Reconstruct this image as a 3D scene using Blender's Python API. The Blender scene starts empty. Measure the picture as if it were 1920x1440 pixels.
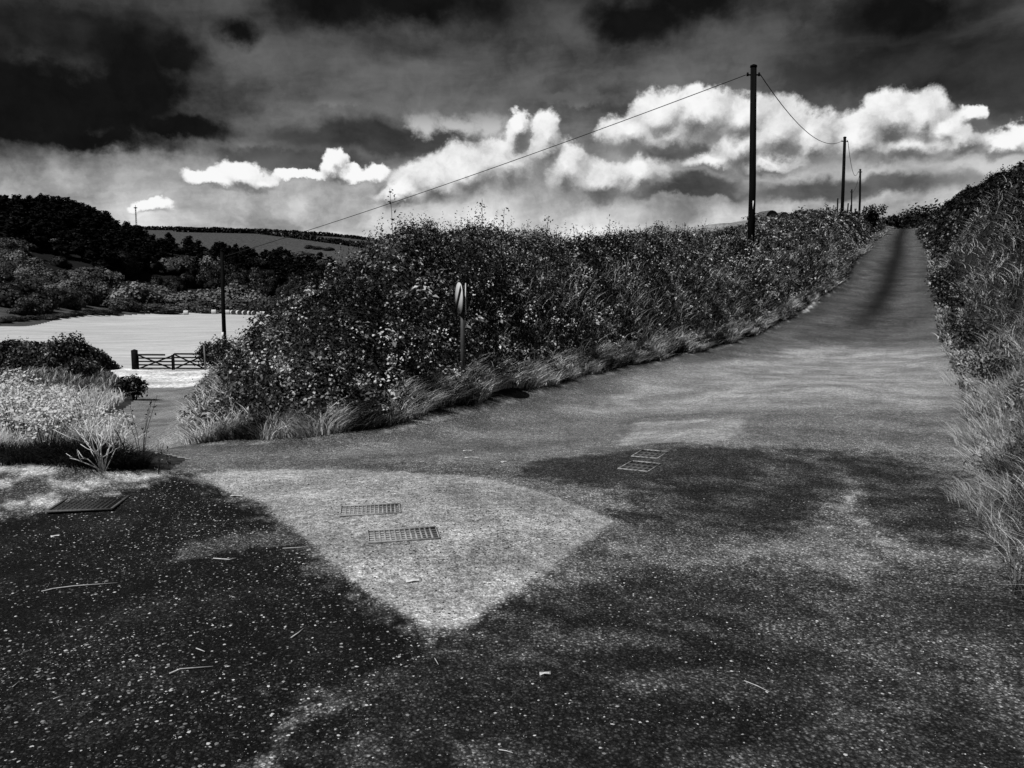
import bpy, math, random
import numpy as np
from mathutils import Vector, Matrix, Quaternion
R = math.radians
scene = bpy.context.scene
col = scene.collection

# ------------------------------------------------------------------ camera
FPX = 1507.0                       # focal length in photo pixels (1920 wide)
CAMZ = 1.6
PITCH = math.atan(160 / FPX)       # eye level sits at photo row 560
cam = bpy.data.cameras.new('camera')
cam.sensor_width = 36
cam.lens = FPX / 1920 * 36
cam.clip_start = 0.05
cam.clip_end = 20000
camo = bpy.data.objects.new('camera', cam)
camo.location = (0, 0, CAMZ)
camo.rotation_euler = (math.pi / 2 - PITCH, 0, 0)
col.objects.link(camo)
scene.camera = camo
scene.view_settings.view_transform = 'Standard'
scene.view_settings.look = 'None'
scene.view_settings.gamma = 1
scene.view_settings.exposure = 0.0
scene.cycles.max_bounces = 4
scene.cycles.diffuse_bounces = 2
scene.cycles.glossy_bounces = 2
scene.cycles.transmission_bounces = 2

def ray(px, py):
    a = (px - 960) / FPX; b = (720 - py) / FPX
    return (a, math.cos(PITCH) + b * math.sin(PITCH), -math.sin(PITCH) + b * math.cos(PITCH))

# ------------------------------------------------------------------ node helper
class S:
    """a socket with arithmetic"""
    def __init__(s, nt, sock): s.nt, s.k = nt, sock
    def __add__(s, o): return mth(s.nt, 'ADD', s, o)
    def __radd__(s, o): return mth(s.nt, 'ADD', o, s)
    def __sub__(s, o): return mth(s.nt, 'SUBTRACT', s, o)
    def __rsub__(s, o): return mth(s.nt, 'SUBTRACT', o, s)
    def __mul__(s, o): return mth(s.nt, 'MULTIPLY', s, o)
    def __rmul__(s, o): return mth(s.nt, 'MULTIPLY', o, s)
    def __truediv__(s, o): return mth(s.nt, 'DIVIDE', s, o)
def put(nt, sock, v):
    if isinstance(v, S): nt.links.new(v.k, sock)
    elif isinstance(v, (int, float)) and hasattr(sock.default_value, '__len__'):
        n = len(sock.default_value); sock.default_value = ([v] * 3 + [1])[:n] if n == 4 else [v] * n
    else: sock.default_value = v
def mth(nt, op, a, b=0.0, c=0.0, clamp=False):
    n = nt.nodes.new('ShaderNodeMath'); n.operation = op; n.use_clamp = clamp
    put(nt, n.inputs[0], a); put(nt, n.inputs[1], b); put(nt, n.inputs[2], c)
    return S(nt, n.outputs[0])
def vm(nt, op, a, b=(0, 0, 0), scale=None):
    n = nt.nodes.new('ShaderNodeVectorMath'); n.operation = op
    put(nt, n.inputs[0], a); put(nt, n.inputs[1], b)
    if scale is not None: put(nt, n.inputs[3], scale)
    return S(nt, n.outputs['Value'] if op in ('LENGTH', 'DISTANCE', 'DOT_PRODUCT') else n.outputs[0])
def sstep(nt, x, lo, hi, a=0.0, b=1.0, kind='SMOOTHSTEP'):
    n = nt.nodes.new('ShaderNodeMapRange'); n.interpolation_type = kind; n.clamp = True
    put(nt, n.inputs[0], x)
    for i, v in zip((1, 2, 3, 4), (lo, hi, a, b)): put(nt, n.inputs[i], v)
    return S(nt, n.outputs[0])
def mixf(nt, a, b, f):
    n = nt.nodes.new('ShaderNodeMix'); n.data_type = 'FLOAT'
    put(nt, n.inputs[0], f); put(nt, n.inputs[2], a); put(nt, n.inputs[3], b)
    return S(nt, n.outputs[0])
def nz(nt, vec, scale, detail=4.0, rough=0.5, dist=0.0, colour=False):
    n = nt.nodes.new('ShaderNodeTexNoise')
    if vec is not None: put(nt, n.inputs['Vector'], vec)
    put(nt, n.inputs['Scale'], scale); put(nt, n.inputs['Detail'], detail)
    put(nt, n.inputs['Roughness'], rough); put(nt, n.inputs['Distortion'], dist)
    return S(nt, n.outputs[1 if colour else 0])
def vor(nt, vec, scale, feature='F1', out='Distance', rand=1.0, detail=0.0):
    n = nt.nodes.new('ShaderNodeTexVoronoi'); n.feature = feature
    put(nt, n.inputs['Vector'], vec); put(nt, n.inputs['Scale'], scale)
    put(nt, n.inputs['Randomness'], rand)
    if detail: put(nt, n.inputs['Detail'], detail)
    return S(nt, n.outputs[out])
def ramp(nt, x, pts, interp='LINEAR'):
    n = nt.nodes.new('ShaderNodeValToRGB'); cr = n.color_ramp; cr.interpolation = interp
    while len(cr.elements) < len(pts): cr.elements.new(0.5)
    for e, (p, v) in zip(cr.elements, pts): e.position = p; e.color = (v, v, v, 1)
    put(nt, n.inputs[0], x)
    m = nt.nodes.new('ShaderNodeRGBToBW'); nt.links.new(n.outputs[0], m.inputs[0])
    return S(nt, m.outputs[0])
def comb(nt, x, y, z=0.0):
    n = nt.nodes.new('ShaderNodeCombineXYZ')
    for i, v in enumerate((x, y, z)): put(nt, n.inputs[i], v)
    return S(nt, n.outputs[0])
def sep(nt, v):
    n = nt.nodes.new('ShaderNodeSeparateXYZ'); put(nt, n.inputs[0], v)
    return [S(nt, o) for o in n.outputs]

# ------------------------------------------------------------------ sun
SUN_AZ, SUN_EL = R(-134), R(53)
sunvec = Vector((math.sin(SUN_AZ) * math.cos(SUN_EL), math.cos(SUN_AZ) * math.cos(SUN_EL), math.sin(SUN_EL)))
sl = bpy.data.lights.new('sun', 'SUN'); sl.energy = 4.5; sl.angle = R(0.53); sl.color = (1, 1, 1)
so = bpy.data.objects.new('sun', sl); col.objects.link(so)
so.rotation_euler = sunvec.to_track_quat('Z', 'Y').to_euler()
so.location = (-30, -10, 60)

# ------------------------------------------------------------------ sky: darkened daylight sky with broken cloud
world = bpy.data.worlds.new('World'); scene.world = world
world.use_nodes = True
wn = world.node_tree; wn.nodes.clear()
def sky_at(px, py):                  # photo direction -> (azimuth, elevation) in units of 100 pixels
    x, y, z = ray(px, py)
    return math.atan2(x, y) * 15.07, z / math.hypot(x, y) * 15.07
def blob_field(P, blobs, soft, prev=None, shift=None):
    """union of soft ellipses in sky direction; with shift, the same union looked up a step towards the light as well"""
    acc = acc2 = None
    for i, (px, py, rx, ry) in enumerate(blobs):
        a, e = sky_at(px, py)
        if i % 10 == 0:              # each batch waits for the one before it, which keeps the shader's working stack small
            w = acc if acc is not None else prev
            Q = P if w is None else vm(wn, 'ADD', P, comb(wn, w * 1e-7, 0.0))
        n = wn.nodes.new('ShaderNodeVectorMath'); n.operation = 'MULTIPLY_ADD'
        put(wn, n.inputs[0], Q); n.inputs[1].default_value = (100 / rx, 100 / ry, 0); n.inputs[2].default_value = (-a * 100 / rx, -e * 100 / ry, 0)
        d = S(wn, n.outputs[0])
        q = vm(wn, 'LENGTH', d)
        acc = q if acc is None else mth(wn, 'SMOOTH_MIN', acc, q, soft)
        if shift:
            q2 = vm(wn, 'DISTANCE', d, (-shift[0] * 100 / rx, -shift[1] * 100 / ry, 0))
            acc2 = q2 if acc2 is None else mth(wn, 'SMOOTH_MIN', acc2, q2, soft)
    return (1.0 - acc, 1.0 - acc2) if shift else 1.0 - acc
CUMULUS = [(400,336,62,18),(450,328,52,30),(484,336,34,18),
 (562,326,54,12),(624,310,26,28),(660,324,56,15),(706,322,26,22),
 (752,358,55,34),(815,338,80,50),(880,322,85,60),(950,312,75,68),
 (1022,262,32,50),(972,244,22,32),(1060,315,55,62),(1120,338,80,46),(1195,330,70,46),
 (1175,245,52,42),(1235,220,70,56),(1310,215,80,52),(1250,250,110,44),(1390,225,60,44),
 (1330,300,62,22),(1395,278,76,42),(1455,255,68,64),(1520,265,60,54),(1440,305,110,24),
 (1612,262,55,44),(1668,228,62,54),(1725,226,58,54),(1700,272,110,38),(1795,262,70,34),
 (1835,218,24,18),(1885,260,64,26),(1765,240,60,24),(1960,255,70,32),
 (285,396,36,16)]
DARK = [(90,185,280,92),(265,160,110,95),(330,110,50,50),(330,238,108,30),(-120,160,260,120),(60,246,290,30),
 (445,64,36,24),(620,6,110,48),(770,0,170,46),(1200,36,110,46),(1300,-5,110,50),
 (1700,20,100,40)]
VEIL = [(120,50,210,60),(1720,130,330,76),(1930,150,180,86),(560,300,200,34),(1600,350,260,26),
 (700,260,260,46),(1300,360,140,14),(1290,282,120,22),(1320,345,90,26)]
tc = wn.nodes.new('ShaderNodeTexCoord')
D = S(wn, tc.outputs['Generated'])
dx, dy, dz = sep(wn, vm(wn, 'NORMALIZE', D))
A = mth(wn, 'ARCTAN2', dx, dy) * 15.07
E = mth(wn, 'MINIMUM', dz / mth(wn, 'MAXIMUM', mth(wn, 'SQRT', dx * dx + dy * dy), 0.05) * 15.07, 30.0)
P0 = comb(wn, A, E)
w1 = vm(wn, 'SUBTRACT', nz(wn, P0, 1.1, 6, 0.58, 0.2, True), (.5, .5, .5))
w2 = vm(wn, 'SUBTRACT', nz(wn, P0, 3.6, 5, 0.6, 0.0, True), (.5, .5, .5))
P1 = vm(wn, 'ADD', P0, vm(wn, 'ADD', vm(wn, 'SCALE', w1, scale=0.62), vm(wn, 'SCALE', w2, scale=0.30)))
F0, F1 = blob_field(P1, CUMULUS, 0.4, shift=(-0.06, 0.2))
bil = nz(wn, P0, 3.4, 6, 0.6)
bil2 = nz(wn, P1, 1.6, 5, 0.6)
bil3 = nz(wn, P0, 9.0, 4, 0.65)
lit = sstep(wn, (F0 - F1) * 1.5 + (bil - 0.5) * 0.45 + (bil2 - .5) * 1.5, -0.80, 0.85)
ccol = mixf(wn, 0.11, 0.95, mth(wn, 'POWER', lit, 1.25))
Fn = F0 + (bil - 0.5) * 0.36 + (bil3 - 0.5) * 0.18
cmask = sstep(wn, Fn, -0.08, mixf(wn, 0.62, 0.2, sstep(wn, F0 - F1, -0.25, 0.2)))
# high thin cloud and the clear gaps between
St = comb(wn, A * 0.28 + E * 0.12, E * 0.9 - A * 0.07)
st1 = nz(wn, St, 1.0, 8, 0.55, 0.35)
st2 = nz(wn, vm(wn, 'ADD', P1, (31, 7, 0)), 0.8, 8, 0.6, 0.2)
sky = wn.nodes.new('ShaderNodeTexSky'); sky.sky_type = 'NISHITA'; sky.sun_disc = False
sky.sun_elevation = SUN_EL; sky.sun_rotation = SUN_AZ % (2 * math.pi)
bw = wn.nodes.new('ShaderNodeRGBToBW'); wn.links.new(sky.outputs[0], bw.inputs[0])
day = mth(wn, 'MINIMUM', S(wn, bw.outputs[0]) * 0.1, 0.9)
# a deep red filter darkens the blue towards the top, as on the black-and-white photograph
filt = ramp(wn, E * (1 / 8.0), [(0, .66), (.15, .60), (.20, .50), (.285, .34), (.345, .20), (.40, .135), (.50, .098), (.68, .045), (1, .05)])
base = filt * mixf(wn, 0.35, 1.75, sstep(wn, st1 * 0.55 + st2 * 0.45, 0.32, 0.68)) * mixf(wn, 0.8, 1.0, mth(wn, 'MINIMUM', day * 2.0, 1.0))
# the unseen sky behind the camera is dimmed to cut its fill light
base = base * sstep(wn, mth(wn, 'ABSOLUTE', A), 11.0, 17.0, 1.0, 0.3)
vmask = sstep(wn, blob_field(P1, VEIL, 0.3, F1) + (st2 - .5) * 1.2, -0.05, 0.6)
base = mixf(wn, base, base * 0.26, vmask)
dmask = sstep(wn, blob_field(P1, DARK, 0.2, vmask) + (nz(wn, P0, 1.3, 7, 0.62) - .5) * 1.0, -0.46, 0.55)
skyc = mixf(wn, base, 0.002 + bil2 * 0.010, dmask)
wmask = sstep(wn, blob_field(P1, [(800, 224, 50, 26), (856, 232, 80, 24), (915, 226, 60, 26), (640, 182, 60, 16), (1060, 185, 120, 18)], 0.3, dmask) + (bil - .5) * 1.1 + (bil3 - .5) * .3, 0.0, 0.75)
skyc = mixf(wn, skyc, 0.12 + sstep(wn, E, 3.6, 3.0) * 0.45, wmask * 0.9)
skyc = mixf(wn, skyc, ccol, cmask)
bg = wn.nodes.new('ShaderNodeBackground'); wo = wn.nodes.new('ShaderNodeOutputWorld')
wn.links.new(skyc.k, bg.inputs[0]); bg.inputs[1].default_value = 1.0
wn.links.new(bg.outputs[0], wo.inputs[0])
world.cycles.sampling_method = 'NONE'

# ------------------------------------------------------------------ numpy noise and mesh helpers
rng = np.random.default_rng(7)
random.seed(7)
def _hash(ix, iy, seed):
    h = (ix.astype(np.int64) * 374761393 + iy.astype(np.int64) * 668265263 + seed * 1442695041) & 0xffffffff
    h = ((h ^ (h >> 13)) * 1274126177) & 0xffffffff
    return ((h ^ (h >> 16)) & 0xffff) / 65535.0
def vnoise(x, y, seed=0):
    x = np.asarray(x, float); y = np.asarray(y, float)
    xi = np.floor(x); yi = np.floor(y); fx = x - xi; fy = y - yi
    fx = fx * fx * (3 - 2 * fx); fy = fy * fy * (3 - 2 * fy)
    a = _hash(xi, yi, seed); b = _hash(xi + 1, yi, seed); c = _hash(xi, yi + 1, seed); d = _hash(xi + 1, yi + 1, seed)
    return (a * (1 - fx) + b * fx) * (1 - fy) + (c * (1 - fx) + d * fx) * fy
def fbm(x, y, octv=4, seed=0):
    t = 0; a = 0.5; n = 0
    for o in range(octv):
        t = t + a * vnoise(np.asarray(x) * 2 ** o, np.asarray(y) * 2 ** o, seed + o * 17); n += a; a *= 0.5
    return t / n                      # 0..1
def ss(x, lo, hi):
    t = np.clip((np.asarray(x, float) - lo) / (hi - lo), 0, 1); return t * t * (3 - 2 * t)

def link(name, data, parent=None, loc=None):
    o = bpy.data.objects.new(name, data); col.objects.link(o)
    if parent is not None: o.parent = parent
    if loc is not None: o.location = loc
    return o
def tag(o, label=None, cat=None, group=None, kind=None):
    if label: o['label'] = label
    if cat: o['category'] = cat
    if group: o['group'] = group
    if kind: o['kind'] = kind
    return o
def thing(name, label, cat, loc=(0, 0, 0), group=None, rotz=0):
    o = link(name, None, loc=loc); o.rotation_euler = (0, 0, rotz); o.empty_display_size = 0.2
    return tag(o, label, cat, group)
def nmesh(name, V, F, mats, attrs=None, smooth=False, fmat=None):
    """mesh data from arrays; F is (n,3), (n,4) or a list of such arrays"""
    V = np.asarray(V, np.float32).reshape(-1, 3)
    Fs = [np.asarray(f, np.int32) for f in (F if isinstance(F, list) else [F]) if len(f)]
    me = bpy.data.meshes.new(name)
    me.vertices.add(len(V)); me.vertices.foreach_set('co', V.ravel())
    loops = np.concatenate([f.ravel() for f in Fs]); tot = np.concatenate([np.full(len(f), f.shape[1], np.int32) for f in Fs])
    me.loops.add(len(loops)); me.loops.foreach_set('vertex_index', loops)
    me.polygons.add(len(tot))
    me.polygons.foreach_set('loop_start', np.concatenate([[0], np.cumsum(tot)[:-1]]).astype(np.int32))
    me.polygons.foreach_set('loop_total', tot)
    if smooth: me.polygons.foreach_set('use_smooth', np.ones(len(tot), bool))
    for m in (mats if isinstance(mats, (list, tuple)) else [mats]): me.materials.append(m)
    if fmat is not None: me.polygons.foreach_set('material_index', np.asarray(fmat, np.int32))
    me.update(calc_edges=True)
    for k, (dom, arr) in (attrs or {}).items():
        a = me.attributes.new(k, 'FLOAT', dom); a.data.foreach_set('value', np.asarray(arr, np.float32))
    me.validate()
    return me
class MB:
    """collects simple solids, then builds them as one mesh"""
    def __init__(s): s.v, s.f4, s.f3, s.n = [], [], [], 0
    def add(s, V, Q=(), T=()):
        V = np.asarray(V, float).reshape(-1, 3)
        if len(Q): s.f4.append(np.asarray(Q, int) + s.n)
        if len(T): s.f3.append(np.asarray(T, int) + s.n)
        s.v.append(V); s.n += len(V)
    def box(s, c, size, rot=None):
        h = np.array(size) / 2
        V = np.array([(x, y, z) for z in (-1, 1) for y in (-1, 1) for x in (-1, 1)], float) * h
        if rot is not None: V = V @ np.array(rot.to_matrix()).T
        s.add(V + np.array(c), [(0, 2, 3, 1), (4, 5, 7, 6), (0, 1, 5, 4), (1, 3, 7, 5), (3, 2, 6, 7), (2, 0, 4, 6)])
    def beam(s, a, b, w, h):
        a, b = Vector(a), Vector(b); d = b - a
        s.box((a + b) / 2, (d.length, w, h), d.to_track_quat('X', 'Z'))
    def tube(s, pts, rad, n=8, cap=True):
        pts = [Vector(p) for p in pts]; rad = rad if hasattr(rad, '__len__') else [rad] * len(pts)
        V = []; up = None
        for i, p in enumerate(pts):
            d = (pts[min(i + 1, len(pts) - 1)] - pts[max(i - 1, 0)]).normalized()
            if up is None: up = Vector((1, 0, 0)) if abs(d.x) < 0.9 else Vector((0, 1, 0))
            x = (up - d * up.dot(d)).normalized(); y = d.cross(x); up = x
            V += [p + (x * math.cos(t) + y * math.sin(t)) * rad[i] for t in np.arange(n) * 2 * math.pi / n]
        Q = [(i * n + k, i * n + (k + 1) % n, (i + 1) * n + (k + 1) % n, (i + 1) * n + k) for i in range(len(pts) - 1) for k in range(n)]
        T = []
        if cap:
            V += [pts[0], pts[-1]]; m = len(pts) * n
            T = [(m, (k + 1) % n, k) for k in range(n)] + [(m + 1, m - n + k, m - n + (k + 1) % n) for k in range(n)]
        s.add(V, Q, T)
    def data(s, name, mat, smooth=False):
        F = [np.concatenate(f) for f in (s.f4, s.f3) if f]
        return nmesh(name, np.concatenate(s.v), F, mat, smooth=smooth)
    def build(s, name, mat, parent=None, smooth=False): return link(name, s.data(name, mat, smooth), parent)
def copy_tree(o, parent=None):
    c = o.copy(); col.objects.link(c)
    if parent is not None: c.parent = parent
    for ch in list(o.children): copy_tree(ch, c)
    return c

# ------------------------------------------------------------------ materials
def material(name):
    m = bpy.data.materials.new(name); m.use_nodes = True
    nt = m.node_tree; b = nt.nodes['Principled BSDF']
    return m, nt, b
def attr(nt, name):
    n = nt.nodes.new('ShaderNodeAttribute'); n.attribute_name = name; return S(nt, n.outputs['Fac'])
def objco(nt):
    return S(nt, nt.nodes.new('ShaderNodeTexCoord').outputs['Object'])
def bump(nt, b, h, strength=0.5, dist=0.02):
    n = nt.nodes.new('ShaderNodeBump'); n.inputs['Strength'].default_value = strength; n.inputs['Distance'].default_value = dist
    put(nt, n.inputs['Height'], h); nt.links.new(n.outputs[0], b.inputs['Normal'])
def grey(nt, b, v):
    c = nt.nodes.new('ShaderNodeCombineColor'); v = v if isinstance(v, S) else v
    for i in range(3): put(nt, c.inputs[i], v)
    nt.links.new(c.outputs[0], b.inputs['Base Color'])
    return S(nt, c.outputs[0])
def plain(name, lo, hi, scale=20, rough=0.7, bmp=0.0, stretch=(1, 1, 1), spec=0.3):
    m, nt, b = material(name)
    P = vm(nt, 'MULTIPLY', objco(nt), stretch)
    f = nz(nt, P, scale, 5, 0.6)
    grey(nt, b, mixf(nt, lo, hi, sstep(nt, f, 0.3, 0.7)))
    b.inputs['Roughness'].default_value = rough; b.inputs['Specular IOR Level'].default_value = spec
    if bmp: bump(nt, b, f, bmp, 0.01)
    return m
def leafmat(name, stops, rough=0.45, trans=0.25, spec=0.4):
    """albedo picked leaf by leaf from the attribute rnd"""
    m, nt, b = material(name)
    v = ramp(nt, attr(nt, 'rnd'), stops)
    c = grey(nt, b, v)
    b.inputs['Roughness'].default_value = rough; b.inputs['Specular IOR Level'].default_value = spec
    if trans:
        t = nt.nodes.new('ShaderNodeBsdfTranslucent'); nt.links.new(c.k, t.inputs[0])
        x = nt.nodes.new('ShaderNodeMixShader'); x.inputs[0].default_value = trans
        nt.links.new(b.outputs[0], x.inputs[1]); nt.links.new(t.outputs[0], x.inputs[2])
        nt.links.new(x.outputs[0], nt.nodes['Material Output'].inputs[0])
    return m
def surface(name, chip, kind):
    """road and earth surfaces: attribute tone is the mean albedo of what lies there, loose the share of pale chippings"""
    m, nt, b = material(name)
    P = objco(nt); tone = attr(nt, 'tone'); loose = attr(nt, 'loose')
    if kind == 'road':
        big = nz(nt, P, 0.9, 5, 0.6); mid = nz(nt, P, 7, 5, 0.65); fine = nz(nt, P, 55, 3, 0.7); fine2 = nz(nt, P, 19, 2, 0.6)
        P = vm(nt, 'ADD', P, vm(nt, 'SCALE', vm(nt, 'SUBTRACT', nz(nt, P, 40, 3, .7, 0, True), (.5, .5, .5)), scale=0.022))
        vn = nt.nodes.new('ShaderNodeTexVoronoi'); put(nt, vn.inputs['Vector'], P); vn.inputs['Scale'].default_value = chip
        dist = S(nt, vn.outputs['Distance']); cr = sep(nt, S(nt, vn.outputs['Color']))
        v2 = nt.nodes.new('ShaderNodeTexVoronoi'); put(nt, v2.inputs['Vector'], P); v2.inputs['Scale'].default_value = chip * 0.75
        c2 = sep(nt, S(nt, v2.outputs['Color'])); d2 = S(nt, v2.outputs['Distance'])
        g = ramp(nt, cr[0], [(0, .25), (.35, .6), (.7, 1.1 / 4 + .6), (.9, 1.0), (1, 1.0)])
        chipv = 0.22 + cr[0] * cr[0] * 1.9 + sstep(nt, cr[1], 0.9, 1.0) * 1.4
        chipv = chipv * sstep(nt, dist, 0.60, 0.22, 0.2, 1.1)
        var = mixf(nt, 0.7, 1.3, sstep(nt, big, 0.33, 0.67)) * mixf(nt, 0.85, 1.15, sstep(nt, mid, 0.33, 0.67)) * mixf(nt, 0.5, 1.5, sstep(nt, fine, .32, .68)) * mixf(nt, 0.75, 1.25, sstep(nt, fine2, .35, .65))
        chipv = mixf(nt, chipv, 0.72, sstep(nt, tone, 0.12, 0.36, 0.15, 0.75))
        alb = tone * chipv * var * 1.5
        white = sstep(nt, c2[2] + loose * 0.05 + (mid - .5) * .25, 1.0, 1.05) * sstep(nt, d2, 0.42, 0.3)
        alb = mixf(nt, alb, 0.30 + c2[0] * 0.4, white)
        bump(nt, b, mth(nt, 'SUBTRACT', fine * 0.5 + mid * 0.6, dist), 0.9, 0.008)
        b.inputs['Roughness'].default_value = 0.75
    elif kind == 'field':
        st = nz(nt, vm(nt, 'MULTIPLY', P, (0.10, 0.9, 0.2)), 1.0, 6, 0.7, 1.2); sp = nz(nt, P, 0.05, 4); f2 = nz(nt, P, 2.5, 4, 0.7)
        alb = tone * mixf(nt, 0.72, 1.2, sstep(nt, st, .3, .7)) * mixf(nt, 0.75, 1.2, sp) * mixf(nt, .65, 1.35, f2)
        b.inputs['Roughness'].default_value = 0.9
    else:
        a1 = nz(nt, P, 0.35, 6, 0.65); a2 = nz(nt, P, 6, 5, 0.7); a3 = nz(nt, P, 45, 3, 0.7)
        alb = tone * mixf(nt, .6, 1.4, sstep(nt, a1, .3, .7)) * mixf(nt, .35, 1.65, sstep(nt, a2, .3, .7)) * mixf(nt, .5, 1.5, a3)
        bump(nt, b, a2 + a3 * 0.6, 0.8, 0.03)
        b.inputs['Roughness'].default_value = 0.9
    grey(nt, b, alb); b.inputs['Specular IOR Level'].default_value = 0.15
    return m
M = {
 'road': surface('asphalt', 75, 'road'),
 'earth': surface('earth', 60, 'earth'),
 'field': surface('stubble', 40, 'field'),
 'pole': plain('creosoted_pole', .002, .006, 14, .8, .3, (1, 1, .08), .04),
 'wire': plain('wire', .004, .008, 5, .8),
 'steel': plain('galvanised_steel', .25, .4, 30, .5),
 'white': plain('white_plate', .6, .75, 10, .5),
 'gate': plain('dark_gate_timber', .004, .010, 12, .8, .3, (.2, 1, 1), .04),
 'greywood': plain('weathered_wood', .10, .2, 12, .85, .3, (1, 1, .15)),
 'iron': plain('cast_iron', .012, .05, 60, .6, .3),
 'ironrim': plain('worn_iron_rim', .06, .40, 30, .6),
 'hay': plain('hay', .42, .62, 9, .95, .5),
 'hayend': plain('hay_end_shaded', .05, .11, 9, .95, .5),  # same hay, with the shade on the bale ends put into the colour
 'tin': plain('corrugated_tin', .05, .12, 8, .5),
 'dead': plain('bleached_twig', .55, .75, 30, .8),
 'stalk': plain('dry_stalk', .35, .6, 30, .8),
 'dstalk': plain('dark_stem', .015, .03, 30, .8),
 'trunk': plain('bark', .015, .04, 10, .9),
 'signw': plain('sign_white', .50, .56, 8, .5),
 'signk': plain('sign_black', .006, .01, 8, .5),
 'postgrey': plain('grey_painted_post', .035, .06, 10, .5),
 'stone': plain('pale_chipping', .3, .6, 40, .8),
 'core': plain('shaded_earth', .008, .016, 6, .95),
 'paper': plain('litter', .5, .7, 20, .7),
 'l_hedge': leafmat('hedge_leaf', [(0, .003), (.40, .010), (.58, .04), (.72, .13), (.86, .34), (1, .65)]),
 'l_bank': leafmat('bank_leaf', [(0, .003), (.45, .010), (.62, .035), (.78, .10), (.9, .25), (1, .5)]),
 'l_dark': leafmat('dark_leaf', [(0, .002), (.6, .006), (.85, .02), (1, .06)], trans=.1, spec=.2),
 'l_pine': leafmat('pine_needles', [(0, .001), (.8, .003), (1, .008)], trans=0, spec=.05, rough=.8),
 'l_scrub': leafmat('scrub_leaf', [(0, .02), (.5, .07), (.8, .13), (1, .24)], trans=.1, spec=.1, rough=.7),
 'l_pale': leafmat('pale_scrub_leaf', [(0, .07), (.5, .17), (.8, .28), (1, .42)], trans=.1, spec=.1, rough=.7),
 'g_verge': leafmat('verge_grass', [(0, .006), (.25, .03), (.5, .16), (.75, .42), (1, .75)], trans=.3, spec=.2),
 'g_pale': leafmat('dry_pale_grass', [(0, .22), (.3, .62), (.7, .84), (1, .88)], trans=.4, spec=.1),
 'g_dark': leafmat('dark_grass', [(0, .006), (.7, .02), (1, .06)], trans=.2, spec=.2),
 'petal': leafmat('pale_petal', [(0, .55), (1, .8)], trans=.3, spec=.1),
}

# ------------------------------------------------------------------ terrain: heights fitted through measured points
def at_d(px, py, d):
    x, y, z = ray(px, py); k = d / y
    return (x * k, d, CAMZ + z * k)
ROAD_Y = [-30, 14, 20, 26, 32, 38, 45, 62, 85, 108, 125, 150]
ROAD_Z = [0, 0, .1, .35, .9, 1.7, 2.75, 5.0, 8.0, 10.7, 11.1, 10.4]
LEFT_E = [(-3.9, 9.97), (-2.94, 9.63), (-2.3, 9.7), (-1.76, 10.15), (-1.43, 10.8), (-.72, 12), (0, 13.5), (1.17, 16), (3.7, 20), (7.5, 26), (11.0, 32), (14.5, 38), (18.5, 45), (26.95, 62), (38.4, 85), (50.7, 108), (54.5, 122), (54, 135)]
RIGHT_E = [(2.5, -12), (1.9, -6), (1.9, -2), (2.2, 2), (2.75, 4.2), (3.2, 5.2), (3.87, 6.5), (4.67, 8), (5.74, 10), (6.8, 12), (8.4, 15), (10.9, 20), (13.8, 26), (16.9, 32), (19.9, 38), (23.2, 45), (31.6, 62), (42.2, 85), (53.2, 108), (57.4, 122), (57.5, 135)]
LANE_R = [(-3.9, 9.97), (-5.0, 12.3), (-6.86, 17), (-8.9, 22), (-12, 30), (-15.4, 40), (-18.2, 49)]
LANE_L = [(-9.5, 14.5), (-10.3, 18), (-11.6, 22), (-14.3, 30), (-19.2, 40), (-24.2, 49)]
ctl = []
for (x, y) in LEFT_E + RIGHT_E:
    ctl.append((x, y, float(np.interp(y, ROAD_Y, ROAD_Z)) if y > 12 or x > 0 else {9.97: -.2, 9.63: -.1, 9.7: -.06, 10.15: -.04, 10.8: -.02}.get(y, 0)))
LZ = ([9.97, 13, 17, 22, 30, 40, 50], [-.2, -.62, -1.1, -1.7, -2.3, -2.6, -2.75])
for (x, y) in LANE_R[1:] + LANE_L: ctl.append((x, y, float(np.interp(y, *LZ))))
for (x, y) in [(0, 2), (-2, 3), (2, 3.5), (-2, 5), (1, 6), (-3, 7), (2, 9), (-1, 8), (-5, 4), (-4, 6.2), (-8, 3), (4, 11), (6, 15), (-1.5, 1), (-6, 0), (5, 0)]: ctl.append((x, y, 0))
ctl += [(-5.5, 7.2, .14), (-4.2, 7.6, .12), (-7.5, 8, .1), (-6.5, 9.5, -.1), (-8, 12, -.35), (-14, 10, -.1), (-16, 20, -1.3), (-20, 30, -2.2), (-28, 40, -2.6), (-35, 30, -2.3),
        (9, 4, 1.2), (12, 9, 1.6), (15, 15, 2.0), (22, 25, 2.6), (30, 36, 4), (42, 55, 7), (60, 80, 11.5), (72, 105, 14), (30, 15, 4), (10, -10, .6),
        (-4, 14, 1.2), (-3, 20, 1.3), (0, 30, 2.0), (-8, 30, 0), (4, 40, 3.6), (14.3, 50, 6.05), (-4, 45, 1.6), (-12, 45, -1.5), (0, 60, 4.2), (-14, 62, -1.5), (-2, 80, 5.4), (-16, 90, -.5),
        (8, 62, 4.6), (20, 62, 6.6), (12, 80, 6.2), (22, 82, 8.6), (30, 85, 9.9), (31, 100, 11.3), (36, 115, 12.2), (42, 140, 12), (15, 100, 7.6), (20, 130, 8), (10, 160, 7), (55, 170, 12), (50, 140, 11.6), (30, 150, 9.5), (0, 200, 4), (40, 240, 12), (-12, 150, -1), (70, 200, 13), (100, 300, 14),
        (-30, 55, -2.9), (-45, 60, -2.95), (-60, 80, -3), (-40, 120, -3), (-90, 130, -3), (-60, 170, -3), (-30, 160, -2.9), (-25, 240, -3), (-80, 200, -3), (-55, 277, -2.8), (-90, 235, -2.8), (-105, 150, -2.6)]
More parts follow.
